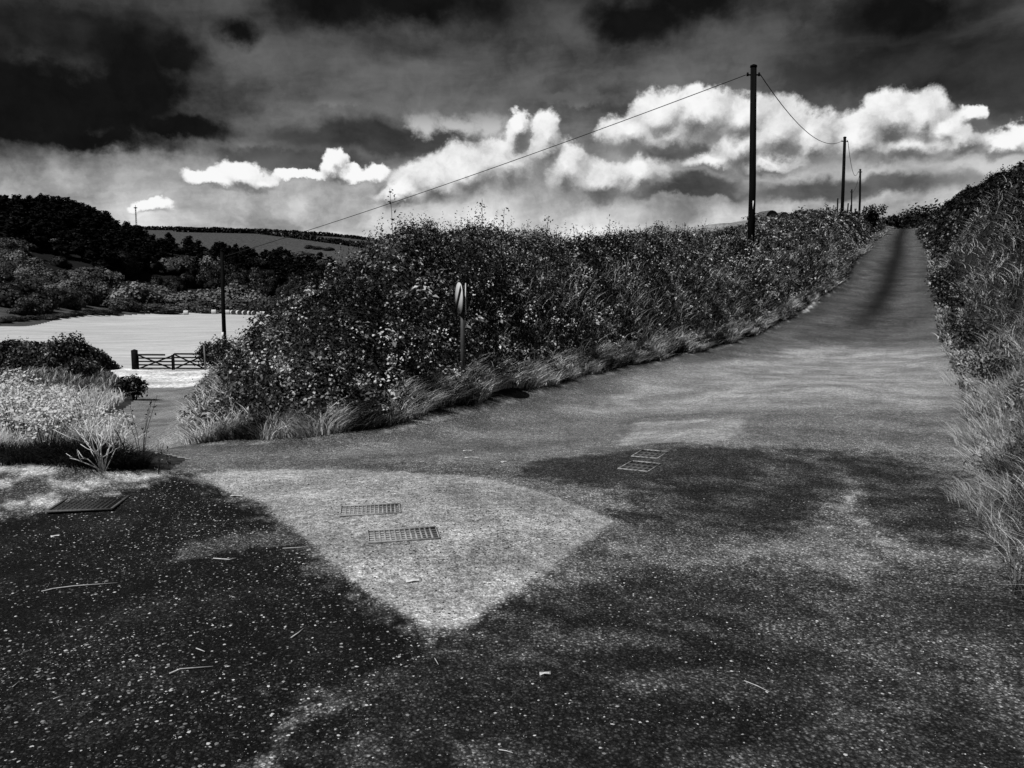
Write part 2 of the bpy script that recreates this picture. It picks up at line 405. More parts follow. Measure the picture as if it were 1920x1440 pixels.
for (px, py, d) in [(0, 612, 133), (100, 600, 173), (200, 592, 216), (300, 588, 247), (400, 585, 277), (500, 585, 285), (-150, 640, 95),
        (0, 545, 205), (0, 478, 300), (0, 425, 390), (0, 396, 480), (100, 545, 260), (100, 482, 350), (100, 396, 500), (200, 556, 290), (200, 500, 360), (200, 425, 500), (270, 452, 510),
        (320, 560, 330), (320, 500, 420), (330, 462, 500), (420, 560, 340), (420, 510, 430), (410, 476, 500), (500, 560, 350), (500, 516, 440), (510, 490, 505), (600, 540, 420), (620, 508, 500), (750, 530, 450),
        (-150, 520, 205), (-150, 420, 400), (0, 420, 620), (200, 450, 640), (330, 480, 620), (500, 500, 620), (650, 515, 620),
        (290, 470, 760), (400, 480, 760), (520, 490, 760), (640, 480, 760), (750, 490, 760),
        (290, 429, 1050), (330, 430, 1050), (450, 433, 1050), (550, 437, 1050), (640, 443, 1050), (700, 450, 1050), (800, 462, 1050), (1000, 480, 1000), (480, 455, 900), (620, 462, 900), (350, 447, 900),
        (-100, 428, 1100), (100, 428, 1100), (290, 470, 1500), (600, 480, 1500), (0, 470, 1500), (1000, 500, 1500), (1300, 500, 800), (1700, 500, 800), (1500, 500, 1500), (1920, 500, 1200)]:
    ctl.append(at_d(px, py, d))
for az in (-60, -30, 0, 30, 60):
    for r in (3000, 6500): ctl.append((r * math.sin(R(az)), r * math.cos(R(az)), 10))
for az in (-100, -75, 75, 100):
    for r, z in ((6, 0), (20, .3), (60, 1), (200, 2), (800, 8), (6500, 10)): ctl.append((r * math.sin(R(az)), r * math.cos(R(az)), z))
ctl = np.array(ctl)
def wco(x, y): return np.stack([np.arctan2(x, y) * 1.6, 0.5 * np.log(x * x + y * y + 0.3)], -1)
def tk(d2): return 0.5 * d2 * np.log(d2 + 1e-12)
C0 = wco(ctl[:, 0], ctl[:, 1]); NC = len(C0)
zs = np.arcsinh(ctl[:, 2] / 2.0)                    # compress heights so that near detail and far hills share one fit
Kd = ((C0[:, None] - C0[None]) ** 2).sum(-1)
LM = np.zeros((NC + 3, NC + 3)); LM[:NC, :NC] = tk(Kd) + np.eye(NC) * 2e-4; LM[:NC, NC] = 1; LM[NC, :NC] = 1; LM[:NC, NC + 1:] = C0; LM[NC + 1:, :NC] = C0.T
WT = np.linalg.solve(LM, np.concatenate([zs, np.zeros(3)]))
def zt(x, y):
    x = np.atleast_1d(np.asarray(x, float)); y = np.atleast_1d(np.asarray(y, float)); sh = x.shape
    q = wco(x.ravel(), y.ravel()); out = np.empty(len(q))
    for i in range(0, len(q), 20000):
        c = q[i:i + 20000]; d2 = ((c[:, None] - C0[None]) ** 2).sum(-1)
        out[i:i + 20000] = tk(d2) @ WT[:NC] + WT[NC] + c @ WT[NC + 1:]
    z = np.sinh(np.clip(out, -3, 6)) * 2.0
    az = np.abs(np.arctan2(x.ravel(), y.ravel())); r = np.hypot(x.ravel(), y.ravel())
    z = z * ss(az, R(140), R(95)) if False else z * (1 - ss(az, R(85), R(130)))
    z = z * ss(r, 0.5, 2.5)
    return z.reshape(sh)
def z1(x, y): return float(zt(x, y)[0])
_dd = np.exp(np.linspace(math.log(2), math.log(2500), 900))
def hit(px, py, lift=0.0):
    """where the sight line through a photo pixel meets the ground"""
    a, b, c = ray(px, py); k = _dd / b
    z = CAMZ + c * k - lift - zt(a * k, _dd)
    i = np.argmax(z < 0)
    if z[i] >= 0: i = len(z) - 1
    if i == 0: return (a * k[0], _dd[0], z1(a * k[0], _dd[0]))
    t = z[i - 1] / (z[i - 1] - z[i]); d = _dd[i - 1] + t * (_dd[i] - _dd[i - 1])
    return (a * d / b, d, z1(a * d / b, d) + 0)
def proj(x, y, z):
    f = y * math.cos(PITCH) - (z - CAMZ) * math.sin(PITCH); u = y * math.sin(PITCH) + (z - CAMZ) * math.cos(PITCH)
    return 960 + FPX * x / f, 720 - FPX * u / f

def inside(x, y, poly):
    p = np.asarray(poly, float); r = np.zeros(np.shape(x), bool); j = len(p) - 1
    for i in range(len(p)):
        c = (p[i, 1] > y) != (p[j, 1] > y)
        with np.errstate(divide='ignore', invalid='ignore'):
            r ^= c & (x < (p[j, 0] - p[i, 0]) * (y - p[i, 1]) / (p[j, 1] - p[i, 1] + 1e-30) + p[i, 0])
        j = i
    return r
def pdist(x, y, pts, closed=False):
    p = np.asarray(pts, float); best = np.full(np.shape(x), 1e9)
    seg = list(zip(p[:-1], p[1:])) + ([(p[-1], p[0])] if closed else [])
    for a, b in seg:
        d = b - a; t = np.clip(((x - a[0]) * d[0] + (y - a[1]) * d[1]) / (d @ d + 1e-12), 0, 1)
        best = np.minimum(best, np.hypot(x - a[0] - t * d[0], y - a[1] - t * d[1]))
    return best
def sdf(x, y, poly): return np.where(inside(x, y, poly), 1, -1) * pdist(x, y, poly, True)

ROAD_POLY = [(-30, -30), (-30, 2)] + [(-9, 6.2), (-5.2, 6.75), (-4.3, 7.05), (-3.6, 7.2), (-3.2, 7.35), (-3.3, 8.1), (-4.6, 9.2), (-6.5, 10.6), (-10, 12.2), (-30, 15), (-30, 17.5), (-10.2, 14.6)] + LANE_L[1:4] + [(-18.0, 38.2)] + [(-14.75, 38.2)] + LANE_R[::-1][2:] + LEFT_E[1:] + RIGHT_E[::-1] + [(3, -30)]
APRON = [(-18.0, 38.2), (-20.5, 42), (-24.6, 49), (-25, 51.2), (-18.6, 51.4), (-17.8, 49), (-14.75, 38.2)]
FIELD = [(-300, 53), (-26, 53), (-24.8, 51.0), (-18.6, 51.2), (-17.5, 54), (-14, 80), (-12, 160), (-20, 283)] + [at_d(px, py, d)[:2] for (px, py, d) in [(500, 585, 283), (400, 585, 277), (300, 588, 247), (200, 592, 216), (100, 600, 173), (0, 612, 133), (-150, 640, 95), (-500, 700, 60)]]

# polar sheet round the camera, fine inside the view and reaching the horizon
az = np.concatenate([np.linspace(-180, -40, 36)[:-1], np.linspace(-40, 40, 521), np.linspace(40, 180, 36)[1:-1]])
rr = np.concatenate([[0.7], np.exp(np.linspace(math.log(1.4), math.log(6500), 640))])
AZ, RR = np.meshgrid(np.radians(az), rr)
GX, GY = RR * np.sin(AZ), RR * np.cos(AZ)
GZ = zt(GX, GY)
nA, nR = len(az), len(rr)
def zt(x, y):                        # from here on heights are read off the built sheet itself
    x = np.atleast_1d(np.asarray(x, float)); y = np.atleast_1d(np.asarray(y, float)); x, y = np.broadcast_arrays(x, y)
    a = np.interp(np.degrees(np.arctan2(x, y)), az, np.arange(nA)); r = np.interp(np.log(np.hypot(x, y) + 1e-9), np.log(rr), np.arange(nR))
    i = np.clip(a.astype(int), 0, nA - 2); j = np.clip(r.astype(int), 0, nR - 2); u = a - i; v = r - j
    return (GZ[j, i] * (1 - u) + GZ[j, i + 1] * u) * (1 - v) + (GZ[j + 1, i] * (1 - u) + GZ[j + 1, i + 1] * u) * v
# wear and patches of the road surface (real resurfacing, tyre-polished bands, tarry and gravelly areas)
def px_poly(pts): return [hit(px, py)[:2] for px, py in pts]
wx = GX + (fbm(GX * 1.3, GY * 1.3, 4, 3) - .5) * 0.5 + (fbm(GX * 7, GY * 7, 3, 5) - .5) * 0.16
wy = GY + (fbm(GX * 1.3, GY * 1.3, 4, 11) - .5) * 0.5 + (fbm(GX * 7, GY * 7, 3, 15) - .5) * 0.16
near = RR < 60
ragg = (fbm(GX * 6, GY * 9, 4, 61) - .5); ragg2 = (fbm(GX * 22, GY * 22, 2, 67) - .5)
def zone(pts, soft, raw=0.0, rg=0.0):
    poly = px_poly(pts); out = np.zeros_like(GX)
    qx = GX * raw + wx * (1 - raw); qy = GY * raw + wy * (1 - raw)
    out[near] = ss(sdf(qx[near], qy[near], poly) + rg * (ragg[near] + .6 * ragg2[near]), -soft, soft); return out
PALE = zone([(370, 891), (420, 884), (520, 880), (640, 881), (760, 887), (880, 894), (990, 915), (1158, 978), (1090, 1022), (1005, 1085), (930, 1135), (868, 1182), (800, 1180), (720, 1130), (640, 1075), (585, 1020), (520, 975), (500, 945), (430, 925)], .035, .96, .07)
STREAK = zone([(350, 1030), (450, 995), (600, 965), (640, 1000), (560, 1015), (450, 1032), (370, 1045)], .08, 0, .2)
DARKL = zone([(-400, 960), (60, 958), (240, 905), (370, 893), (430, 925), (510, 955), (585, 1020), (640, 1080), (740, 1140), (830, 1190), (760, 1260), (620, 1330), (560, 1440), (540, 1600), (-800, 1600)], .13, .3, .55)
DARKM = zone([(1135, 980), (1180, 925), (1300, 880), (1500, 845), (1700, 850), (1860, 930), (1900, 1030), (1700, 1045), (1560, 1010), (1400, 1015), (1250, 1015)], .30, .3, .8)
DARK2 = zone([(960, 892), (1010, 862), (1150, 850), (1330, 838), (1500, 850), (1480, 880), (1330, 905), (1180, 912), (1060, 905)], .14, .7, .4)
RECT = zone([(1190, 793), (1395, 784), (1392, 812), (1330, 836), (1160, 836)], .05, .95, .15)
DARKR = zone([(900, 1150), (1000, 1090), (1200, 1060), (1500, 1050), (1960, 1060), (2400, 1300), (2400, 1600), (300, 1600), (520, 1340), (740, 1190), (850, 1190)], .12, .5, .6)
DARKU = zone([(640, 875), (900, 872), (1000, 905), (900, 893), (760, 886)], .10, .5)
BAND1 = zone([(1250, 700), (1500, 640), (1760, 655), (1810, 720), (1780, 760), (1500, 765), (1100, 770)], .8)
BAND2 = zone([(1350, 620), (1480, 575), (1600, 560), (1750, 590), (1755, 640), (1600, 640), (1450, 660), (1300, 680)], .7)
blot = ss(fbm(GX * .8, GY * .8, 5, 41), .42, .62); blot2 = ss(fbm(GX * 2.3, GY * 2.3, 5, 47), .4, .65); blot3 = ss(fbm(GX * 4.2 + GY * 1.2, GY * 5.0, 5, 53), .36, .66)
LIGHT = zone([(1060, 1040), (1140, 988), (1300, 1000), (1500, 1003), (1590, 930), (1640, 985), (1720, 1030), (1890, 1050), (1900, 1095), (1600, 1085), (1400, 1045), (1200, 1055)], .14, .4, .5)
tone = np.full_like(GX, .205) * (.93 + .14 * blot2)
tone = tone * (1 - .56 * ss(RR, 26, 44))                              # the hill stretch is older, darker tar
tone = tone * (1 + .5 * BAND1) * (1 - .30 * BAND2)
along = GX * .48 + GY * .877; side = GX * .877 - GY * .48
mid = np.interp(GY, [p[1] for p in LEFT_E[5:]], [p[0] for p in LEFT_E[5:]]) * .5 + np.interp(GY, [p[1] for p in RIGHT_E], [p[0] for p in RIGHT_E]) * .5
offc = (GX - mid) * .877
tone = tone * (1 - .85 * np.exp(-((offc - .1) / .5) ** 2) * ss(GY, 24, 38)) * (1 + .45 * np.exp(-((offc + 1.1) / .45) ** 2) * ss(GY, 26, 40)) * (1 + .45 * np.exp(-((offc - 1.25) / .4) ** 2) * ss(GY, 26, 40))           # darker centre strip with a paler track on either side
tone = np.where((GX < -3.6) & (GY > 10), .23, tone)
tone = tone * (1 - .30 * DARKU)
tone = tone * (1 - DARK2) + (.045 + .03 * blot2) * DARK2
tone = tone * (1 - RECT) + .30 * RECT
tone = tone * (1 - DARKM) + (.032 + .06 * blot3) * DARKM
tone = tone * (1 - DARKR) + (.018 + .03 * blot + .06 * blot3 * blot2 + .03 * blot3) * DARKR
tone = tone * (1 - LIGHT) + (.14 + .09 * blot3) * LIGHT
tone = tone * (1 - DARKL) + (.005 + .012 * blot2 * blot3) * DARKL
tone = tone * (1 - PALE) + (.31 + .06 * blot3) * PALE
# worn wheel line on the right, joints between tar lays, grit and dirt along the hedge foot
def line_(pts, w): 
    out = np.zeros_like(GX); out[near] = np.exp(-(pdist(wx[near] * .5 + GX[near] * .5, wy[near] * .5 + GY[near] * .5, px_poly(pts)) / w) ** 2); return out
tone = tone + .11 * line_([(1575, 870), (1590, 920), (1625, 980), (1680, 1040)], .07) * (.4 + .9 * blot3) + .05 * line_([(1395, 905), (1480, 870), (1600, 850)], .06) * blot3
for seam in ([(960, 893), (1060, 907), (1180, 912), (1310, 926)], [(1140, 693), (1245, 668), (1350, 650)], [(1215, 834), (1330, 834)]): tone = tone * (1 - .6 * line_(seam, .035))
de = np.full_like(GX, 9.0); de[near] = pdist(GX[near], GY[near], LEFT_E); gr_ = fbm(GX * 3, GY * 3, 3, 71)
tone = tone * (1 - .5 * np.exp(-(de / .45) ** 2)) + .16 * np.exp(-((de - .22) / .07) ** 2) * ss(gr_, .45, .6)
tone = np.maximum(tone, STREAK * .14 * (.6 + .5 * blot2))
SANDY = zone([(1488, 580), (1512, 562), (1536, 563), (1524, 573), (1505, 584)], .12)
tone = tone * (1 - SANDY) + .62 * SANDY
DUST = zone([(-300, 850), (60, 862), (200, 885), (300, 893), (262, 912), (200, 935), (120, 950), (60, 958), (0, 972), (-300, 990)], .10, .5, .45)
tone = tone * (1 - DUST) + .42 * DUST * (.3 + .9 * blot3)
loose = np.clip(.25 * DARKR + .12 * DARKM + DARKL * 1.0 + .1, 0, 1) * (1 - PALE) * (1 - ss(RR, 8, 16))
# which surface each cell belongs to
cx = (GX[:-1] + GX[1:]) / 2; cy = (GY[:-1] + GY[1:]) / 2; cxx = (cx + np.roll(cx, -1, 1)) / 2; cyy = (cy + np.roll(cy, -1, 1)) / 2
cls = np.zeros(cxx.shape, int)
cls[inside(cxx, cyy, ROAD_POLY)] = 1
cls[inside(cxx, cyy, APRON)] = 2
cls[inside(cxx, cyy, FIELD)] = 3
cls[(np.hypot(cxx, cyy) > 300) & (cls == 0)] = 4
i0 = np.arange(nR - 1)[:, None] * nA + np.arange(nA)[None]; i1 = np.arange(nR - 1)[:, None] * nA + (np.arange(nA)[None] + 1) % nA
cells = np.stack([i0, i1, i1 + nA, i0 + nA], -1)[..., ::-1]
VV = np.stack([GX, GY, GZ], -1).reshape(-1, 3)
# earth tones: dark under the banks, pale dust on the near left verge, pasture beyond the hedge and on the far hill
etone = np.full_like(GX, .03)
etone = etone * (1 - DUST) + .42 * DUST * (.3 + .9 * blot3)
PAST = inside(GX, GY, [(8, 44), (20, 56), (50, 100), (60, 125), (40, 200), (-20, 200), (-10, 100), (-2, 50)])
etone = np.where(PAST, .22, etone)
fpx, fpy = proj(GX, np.maximum(GY, .1), GZ)
etone = np.where((RR > 700) & (GY > 0), .06, etone)
etone = np.where((RR > 240) & (RR <= 700), .007, etone)
etone = np.where((RR <= 330) & (RR > 95) & (GX < -20), .06, etone)

def sheet(name, k, mat, tn, lift, lo):
    q = cells[cls == k].reshape(-1, 4)
    u, inv = np.unique(q, return_inverse=True)
    V = VV[u].copy(); V[:, 2] += lift
    me = nmesh(name, V, inv.reshape(-1, 4), mat, {'tone': ('POINT', tn.ravel()[u]), 'loose': ('POINT', lo.ravel()[u])}, smooth=True)
    return tag(link(name, me), kind='structure')
sheet('ground', 0, M['earth'], etone, 0.0, loose * 0)
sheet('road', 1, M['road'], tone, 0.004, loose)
sheet('gravel_apron', 2, M['earth'], np.full_like(GX, .66), 0.004, loose * 0)
sheet('stubble_field', 3, M['field'], np.full_like(GX, .50), 0.0, loose * 0)
sheet('hills', 4, M['earth'], etone, 0.0, loose * 0)
cap_n = nA
nmV = np.concatenate([VV[:nA], [[0, 0, z1(0, 0)]]]); capF = np.array([[k, (k + 1) % nA, nA] for k in range(nA)])[:, ::-1]
nmV[:, 2] += 0.004
tag(link('road_underfoot', nmesh('road_underfoot', nmV, capF, M['road'], {'tone': ('POINT', np.full(nA + 1, .08)), 'loose': ('POINT', np.full(nA + 1, .3))})), kind='structure')

# ------------------------------------------------------------------ foliage builders
def unit(v): return v / (np.linalg.norm(v, axis=-1, keepdims=True) + 1e-9)
def leaf_geo(P, N, size, w=0.62, r=None):
    """one folded diamond leaf per point"""
    r = r or rng; n = len(P); size = np.broadcast_to(size, n)[:, None]
    N = unit(N); t = unit(np.cross(N, unit(r.normal(size=(n, 3))))); b = np.cross(N, t)
    f = r.uniform(.05, .3, (n, 1)) * size
    V = np.stack([P - t * size * .5, P + b * size * .5 * w + N * f, P + t * size * .5, P - b * size * .5 * w + N * f], 1).reshape(-1, 3)
    return V, np.arange(n * 4).reshape(-1, 4)
def blade_geo(P, h, lean, w, droop=0.6, r=None):
    """grass blades bending over towards lean (n,2)"""
    r = r or rng; n = len(P); h = np.broadcast_to(h, n)[:, None]; w = np.broadcast_to(w, n)[:, None]
    th = r.uniform(0, 2 * math.pi, n); s = np.stack([np.cos(th), np.sin(th), np.zeros(n)], 1)
    L = np.concatenate([lean, np.zeros((n, 1))], 1); dr = np.broadcast_to(droop, n)[:, None]
    rows = []
    for k, (t, ww) in enumerate(((0, 1), (.38, .9), (.72, .6), (1, .12))):
        c = P + np.array([0, 0, 1]) * h * (t - dr * .55 * t ** 2.6) + L * h * (t ** 1.8)
        rows += [c - s * w * ww * .5, c + s * w * ww * .5]
    V = np.stack(rows, 1).reshape(-1, 3)
    b = np.arange(n)[:, None] * 8
    F = np.concatenate([b + np.array([[0, 1, 3, 2]]), b + np.array([[2, 3, 5, 4]]), b + np.array([[4, 5, 7, 6]])], 1).reshape(-1, 4)
    return V, F
class Fol:
    """collects leaves and blades into one mesh with the attribute rnd on each face"""
    def __init__(s): s.V, s.F, s.R, s.n = [], [], [], 0
    def add(s, VF, rnd, per):
        V, F = VF; s.V.append(V); s.F.append(F + s.n); s.R.append(np.repeat(rnd, per)); s.n += len(V)
    def leaves(s, P, N, size, rnd, w=.62): s.add(leaf_geo(P, N, size, w), rnd, 1)
    def blades(s, P, h, lean, w, rnd, droop=.6): s.add(blade_geo(P, h, lean, w, droop), rnd, 3)
    def data(s, name, mat): return nmesh(name, np.concatenate(s.V), np.concatenate(s.F), mat, {'rnd': ('FACE', np.concatenate(s.R))})
    def build(s, name, mat, parent=None): return link(name, s.data(name, mat), parent)

class Bank:
    """an overgrown bank: height field over a strip behind an edge line"""
    def __init__(s, T, mask, x0, x1, y0, y1, cell):
        s.T = T
        xs = np.arange(x0, x1, cell); ys = np.arange(y0, y1, cell)
        s.X, s.Y = np.meshgrid(xs, ys); s.m = mask(s.X, s.Y)
        s.Z = np.where(s.m, 0, -99.0); s.Z[s.m] = T(s.X[s.m], s.Y[s.m])
        c = s.m[:-1, :-1] & s.m[1:, :-1] & s.m[:-1, 1:] & s.m[1:, 1:]
        ny, nx = s.X.shape; idx = np.arange(nx * ny).reshape(ny, nx)
        s.q = np.stack([idx[:-1, :-1], idx[:-1, 1:], idx[1:, 1:], idx[1:, :-1]], -1)[c]
        s.V = np.stack([s.X, s.Y, s.Z], -1).reshape(-1, 3)
        a = s.V[s.q]; nn = np.cross(a[:, 2] - a[:, 0], a[:, 3] - a[:, 1]); s.area = np.linalg.norm(nn, axis=1) / 2
        s.nrm = nn / (2 * s.area[:, None]); s.cen = a.mean(1)
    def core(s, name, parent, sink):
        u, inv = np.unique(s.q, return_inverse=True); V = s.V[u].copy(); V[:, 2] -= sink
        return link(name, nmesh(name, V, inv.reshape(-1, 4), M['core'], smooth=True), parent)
    def sample(s, n, weight=1.0):
        w = s.area * weight; p = w / w.sum(); k = rng.choice(len(p), n, p=p)
        q = s.q[k]; a, b = rng.random((2, n, 1)); v = s.V
        P = (v[q[:, 0]] * (1 - a) + v[q[:, 1]] * a) * (1 - b) + (v[q[:, 3]] * (1 - a) + v[q[:, 2]] * a) * b
        return P, s.nrm[k]
def hit_T(px, py, T, d0=5, d1=140):
    a, b, c = ray(px, py); d = np.linspace(d0, d1, 4000); k = d / b
    z = CAMZ + c * k - T(a * k, d); i = int(np.argmax(z < 0))
    return np.array((a * k[i], d[i], CAMZ + c * k[i])) if z[i] < 0 else None
def clumpy(P, s1=1.0, s2=6.0, amp=1.0, seed=60):
    f = ss(fbm(P[:, 0] * s1 + P[:, 2] * s1 * 1.7, P[:, 1] * s1 - P[:, 2] * s1, 3, seed), .34, .66) * .54 + ss(vnoise(P[:, 0] * s2 + P[:, 2] * s2 * 1.7, P[:, 1] * s2 - P[:, 2] * s2 * .7, seed + 5), .3, .8) * .52
    return np.clip(rng.random(len(P)) * .45 + f * .72 * amp - .14, 0, 1)

# ------------------------------------------------------------------ the big hedge bank between the road and the lane
F_T = ([-1, 0, .45, .85, 1.35, 2.0, 2.7, 4.5, 6.5], [0, .02, .11, .32, .62, .88, 1, 1, .55])
ZR = ([9, 11, 13, 16, 20, 26, 32, 38, 45, 62, 85, 108, 125, 140], [.65, 1.4, 1.95, 2.58, 2.88, 3.25, 3.7, 4.25, 5.45, 7.8, 10.1, 11.5, 11.7, 11.2])
ZL = ([9, 12, 14, 17, 20, 24, 32, 42, 49, 55], [.7, 1.55, 1.5, .72, .2, -.2, -.95, -1.35, -1.9, -2.3])
HEDGE_POLY = LANE_R[::-1] + LEFT_E[1:] + [(50, 142), (20, 120), (0, 60), (-15, 51)]
def hedge_T(x, y):
    x = np.asarray(x, float); y = np.asarray(y, float)
    z0 = zt(x, y)
    ins = inside(x, y, HEDGE_POLY)
    dr, dl = pdist(x, y, LEFT_E), pdist(x, y, LANE_R); t = np.minimum(dr, dl)
    k = ss(dr - dl, -1.5, 2.0)
    ztop = np.interp(y, *ZR) * (1 - k) + np.interp(y, *ZL) * k
    bump_ = (fbm(x * .55, y * .55, 3, 21) - .5) * 1.5 + (fbm(x * 1.9, y * 1.9, 3, 22) - .5) * .8
    f = np.interp(np.minimum(dr, dl / 1.2), *F_T)
    zz = z0 * (1 - f) + (ztop + bump_ * ss(t, .4, 2)) * f
    return np.where(ins, np.maximum(zz, z0), z0)
hedge = thing('hedgerow', 'long wild bramble hedge bank between the hill road and the lane to the gate', 'hedge', (-3, 14, z1(-3, 14)))
def setp(o, p): o.parent = p; o.matrix_parent_inverse = Matrix.Translation(-p.location) @ Matrix.Identity(4)
def fix_children(p):
    """children were built in world coordinates"""
    inv = (Matrix.Translation(p.location) @ p.rotation_euler.to_matrix().to_4x4()).inverted()
    for c in p.children: c.matrix_parent_inverse = inv
def hmask(x, y): return inside(x, y, HEDGE_POLY) & (np.minimum(pdist(x, y, LEFT_E), pdist(x, y, LANE_R)) < 5.2)
bk = [Bank(hedge_T, hmask, -19, 26, 9.4, 56, .17), Bank(hedge_T, hmask, 20, 66, 55.6, 136, .45)]
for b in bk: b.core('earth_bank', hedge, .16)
def leafsize(P, lo=.05, k=.0030): return np.maximum(lo, np.linalg.norm(P[:, :2], axis=1) * k)
def bank_leaves(b, n, fol, sizek=1.0, wfun=None, depth=.28, clump=dict(), bias=None, up=.5, rspread=.9, w=.62):
    d = np.linalg.norm(b.cen[:, :2], axis=1); wt = 1 / np.maximum(.05, d * .0030) ** 2
    if wfun is not None: wt = wt * wfun(b.cen)
    P, N = b.sample(n, wt)
    P = P + N * (rng.random(n) ** 1.5 * -depth + .10)[:, None]
    nn = unit(N * .7 + rng.normal(size=(n, 3)) * rspread + np.array([0, 0, up]))
    fol.leaves(P, nn, leafsize(P) * rng.uniform(.6, 1.5, n) * sizek, np.clip(clumpy(P, **clump) + (bias(P) if bias else 0), 0, 1), w)
f = Fol(); bank_leaves(bk[0], 200000, f, bias=lambda P: .17 * ss(P[:, 0], 0, 9) - .06); bank_leaves(bk[1], 44000, f, bias=lambda P: .08)
f.build('foliage', M['l_hedge'], hedge)
# upright shoots that break the outline
def shoots(b, n, fol, hmin, hmax, wfun, leaf=.05, per=12, lean=.15):
    P, N = b.sample(n, wfun(b.cen)); h = rng.uniform(hmin, hmax, n); d = np.linalg.norm(P[:, :2], axis=1)
    t = np.tile(np.linspace(.05, 1, per), n); Pi = np.repeat(P, per, 0); hi = np.repeat(h, per)
    ln = np.repeat(rng.normal(0, lean, (n, 2)), per, 0)
    sz = np.repeat(np.maximum(leaf, d * .0026), per)
    Q = Pi + np.stack([ln[:, 0] * t * hi, ln[:, 1] * t * hi, t * hi], 1) + rng.normal(0, 1, (n * per, 3)) * (sz * .55 * (1.15 - t * .7))[:, None]
    sz = sz * (1.25 - .6 * t)
    fol.leaves(Q, rng.normal(size=(n * per, 3)) + np.array([0, 0, .6]), sz, np.clip(np.repeat(rng.random(n) ** 1.6, per) * .8 + rng.random(n * per) * .25, 0, 1), .5)
def topw(c): return ss(np.minimum(pdist(c[:, 0], c[:, 1], LEFT_E), pdist(c[:, 0], c[:, 1], LANE_R)), 1.2, 2.4) * (np.minimum(pdist(c[:, 0], c[:, 1], LEFT_E), pdist(c[:, 0], c[:, 1], LANE_R)) < 3.6) / np.maximum(12, c[:, 1]) ** 1.2
f = Fol(); shoots(bk[0], 1000, f, .15, .62, topw, leaf=.065); shoots(bk[1], 250, f, .3, .8, topw)
shoots(bk[0], 3600, f, .12, .42, lambda c: 1 / np.maximum(12, c[:, 1]) ** 1.6, lean=.35)
f.build('shoots', M['l_hedge'], hedge)
# leafy weeds growing out of the bank in rosettes
def rosettes(b, n, fol, per, rad, leaf, wfun, lo=0.0, hi=1.0):
    P, N = b.sample(n, wfun(b.cen)); d = np.linalg.norm(P[:, :2], axis=1); k = np.maximum(1, d / 24)
    tone_ = np.where(rng.random(n) < .45, rng.uniform(.62, 1, n), rng.uniform(.0, .6, n)); c = np.repeat(P + N * .06, per, 0); kk = np.repeat(k * rng.uniform(.6, 1.4, n), per)[:, None]
    u = unit(rng.normal(size=(n * per, 3)) + np.repeat(N, per, 0) * .9); Q = c + u * rad * kk * rng.uniform(.3, 1, (n * per, 1))
    fol.leaves(Q, u * .7 + np.array([0, 0, .8]) + rng.normal(0, .35, (n * per, 3)), leaf * kk[:, 0] * rng.uniform(.6, 1.3, n * per), np.clip(np.repeat(tone_, per) + rng.normal(0, .13, n * per), 0, 1), .5)
f = Fol(); rosettes(bk[0], 1500, f, 18, .15, .066, lambda c: (.6 + ss(c[:, 0], -2, 5)) / np.maximum(12, c[:, 1]) ** 1.4); rosettes(bk[0], 260, f, 26, .20, .08, lambda c: 1 / np.maximum(12, c[:, 1]) ** 1.4)
f.build('weed_leaves', M['l_hedge'], hedge)
# rough pale grass growing on the lower and right-hand part of the bank
P, N = bk[0].sample(17000, ss(bk[0].cen[:, 0], -1, 6) * (1.1 - ss(pdist(bk[0].cen[:, 0], bk[0].cen[:, 1], LEFT_E), .9, 2.1)) / np.maximum(14, bk[0].cen[:, 1]) ** 1.3)
f = Fol(); f.blades(P - np.array([0, 0, .04]), rng.uniform(.2, .55, len(P)), rng.normal(0, .45, (len(P), 2)) + np.array([.1, -.15]), P[:, 1] * .0008, clumpy(P, 1.3, 4, 1.0, 66), rng.uniform(.2, 1, len(P)))
f.build('bank_grass', M['g_verge'], hedge)
# pale flower heads and seed heads on the bank
def flowers(spots, T, r, per, size, mat, name, parent, zlift=.08):
    f = Fol()
    for px, py, spread, n in spots:
        for _ in range(n):
            p = hit_T(px + rng.normal(0, spread), py + rng.normal(0, spread * .45), T)
            if p is None: continue
            m = per; Q = p + rng.normal(0, r, (m, 3)) * np.array([1, 1, 1.3]) + np.array([0, -.20, zlift])
            f.leaves(Q, rng.normal(size=(m, 3)) + np.array([-.3, -.6, 1]), size * rng.uniform(.7, 1.3, m) * max(1, p[1] / 22), rng.random(m), .8)
    return f.build(name, mat, parent)
flowers([(1260, 490, 35, 14), (1400, 495, 20, 26), (1440, 510, 22, 26), (1470, 560, 12, 14), (1440, 545, 14, 10), (1140, 465, 30, 8), (1030, 590, 25, 8), (1060, 610, 10, 8), (740, 645, 18, 7), (815, 640, 16, 7), (750, 680, 8, 6), (640, 690, 50, 9), (700, 720, 60, 12), (1200, 600, 60, 10), (450, 655, 10, 8), (490, 690, 40, 16), (560, 520, 12, 8), (540, 570, 10, 8), (1000, 505, 60, 12), (900, 560, 60, 10), (640, 600, 60, 10), (1335, 560, 60, 14), (860, 600, 80, 10), (1120, 540, 60, 10)],
        hedge_T, .045, 5, .042, M['petal'], 'flower_heads', hedge)['kind'] = 'stuff'

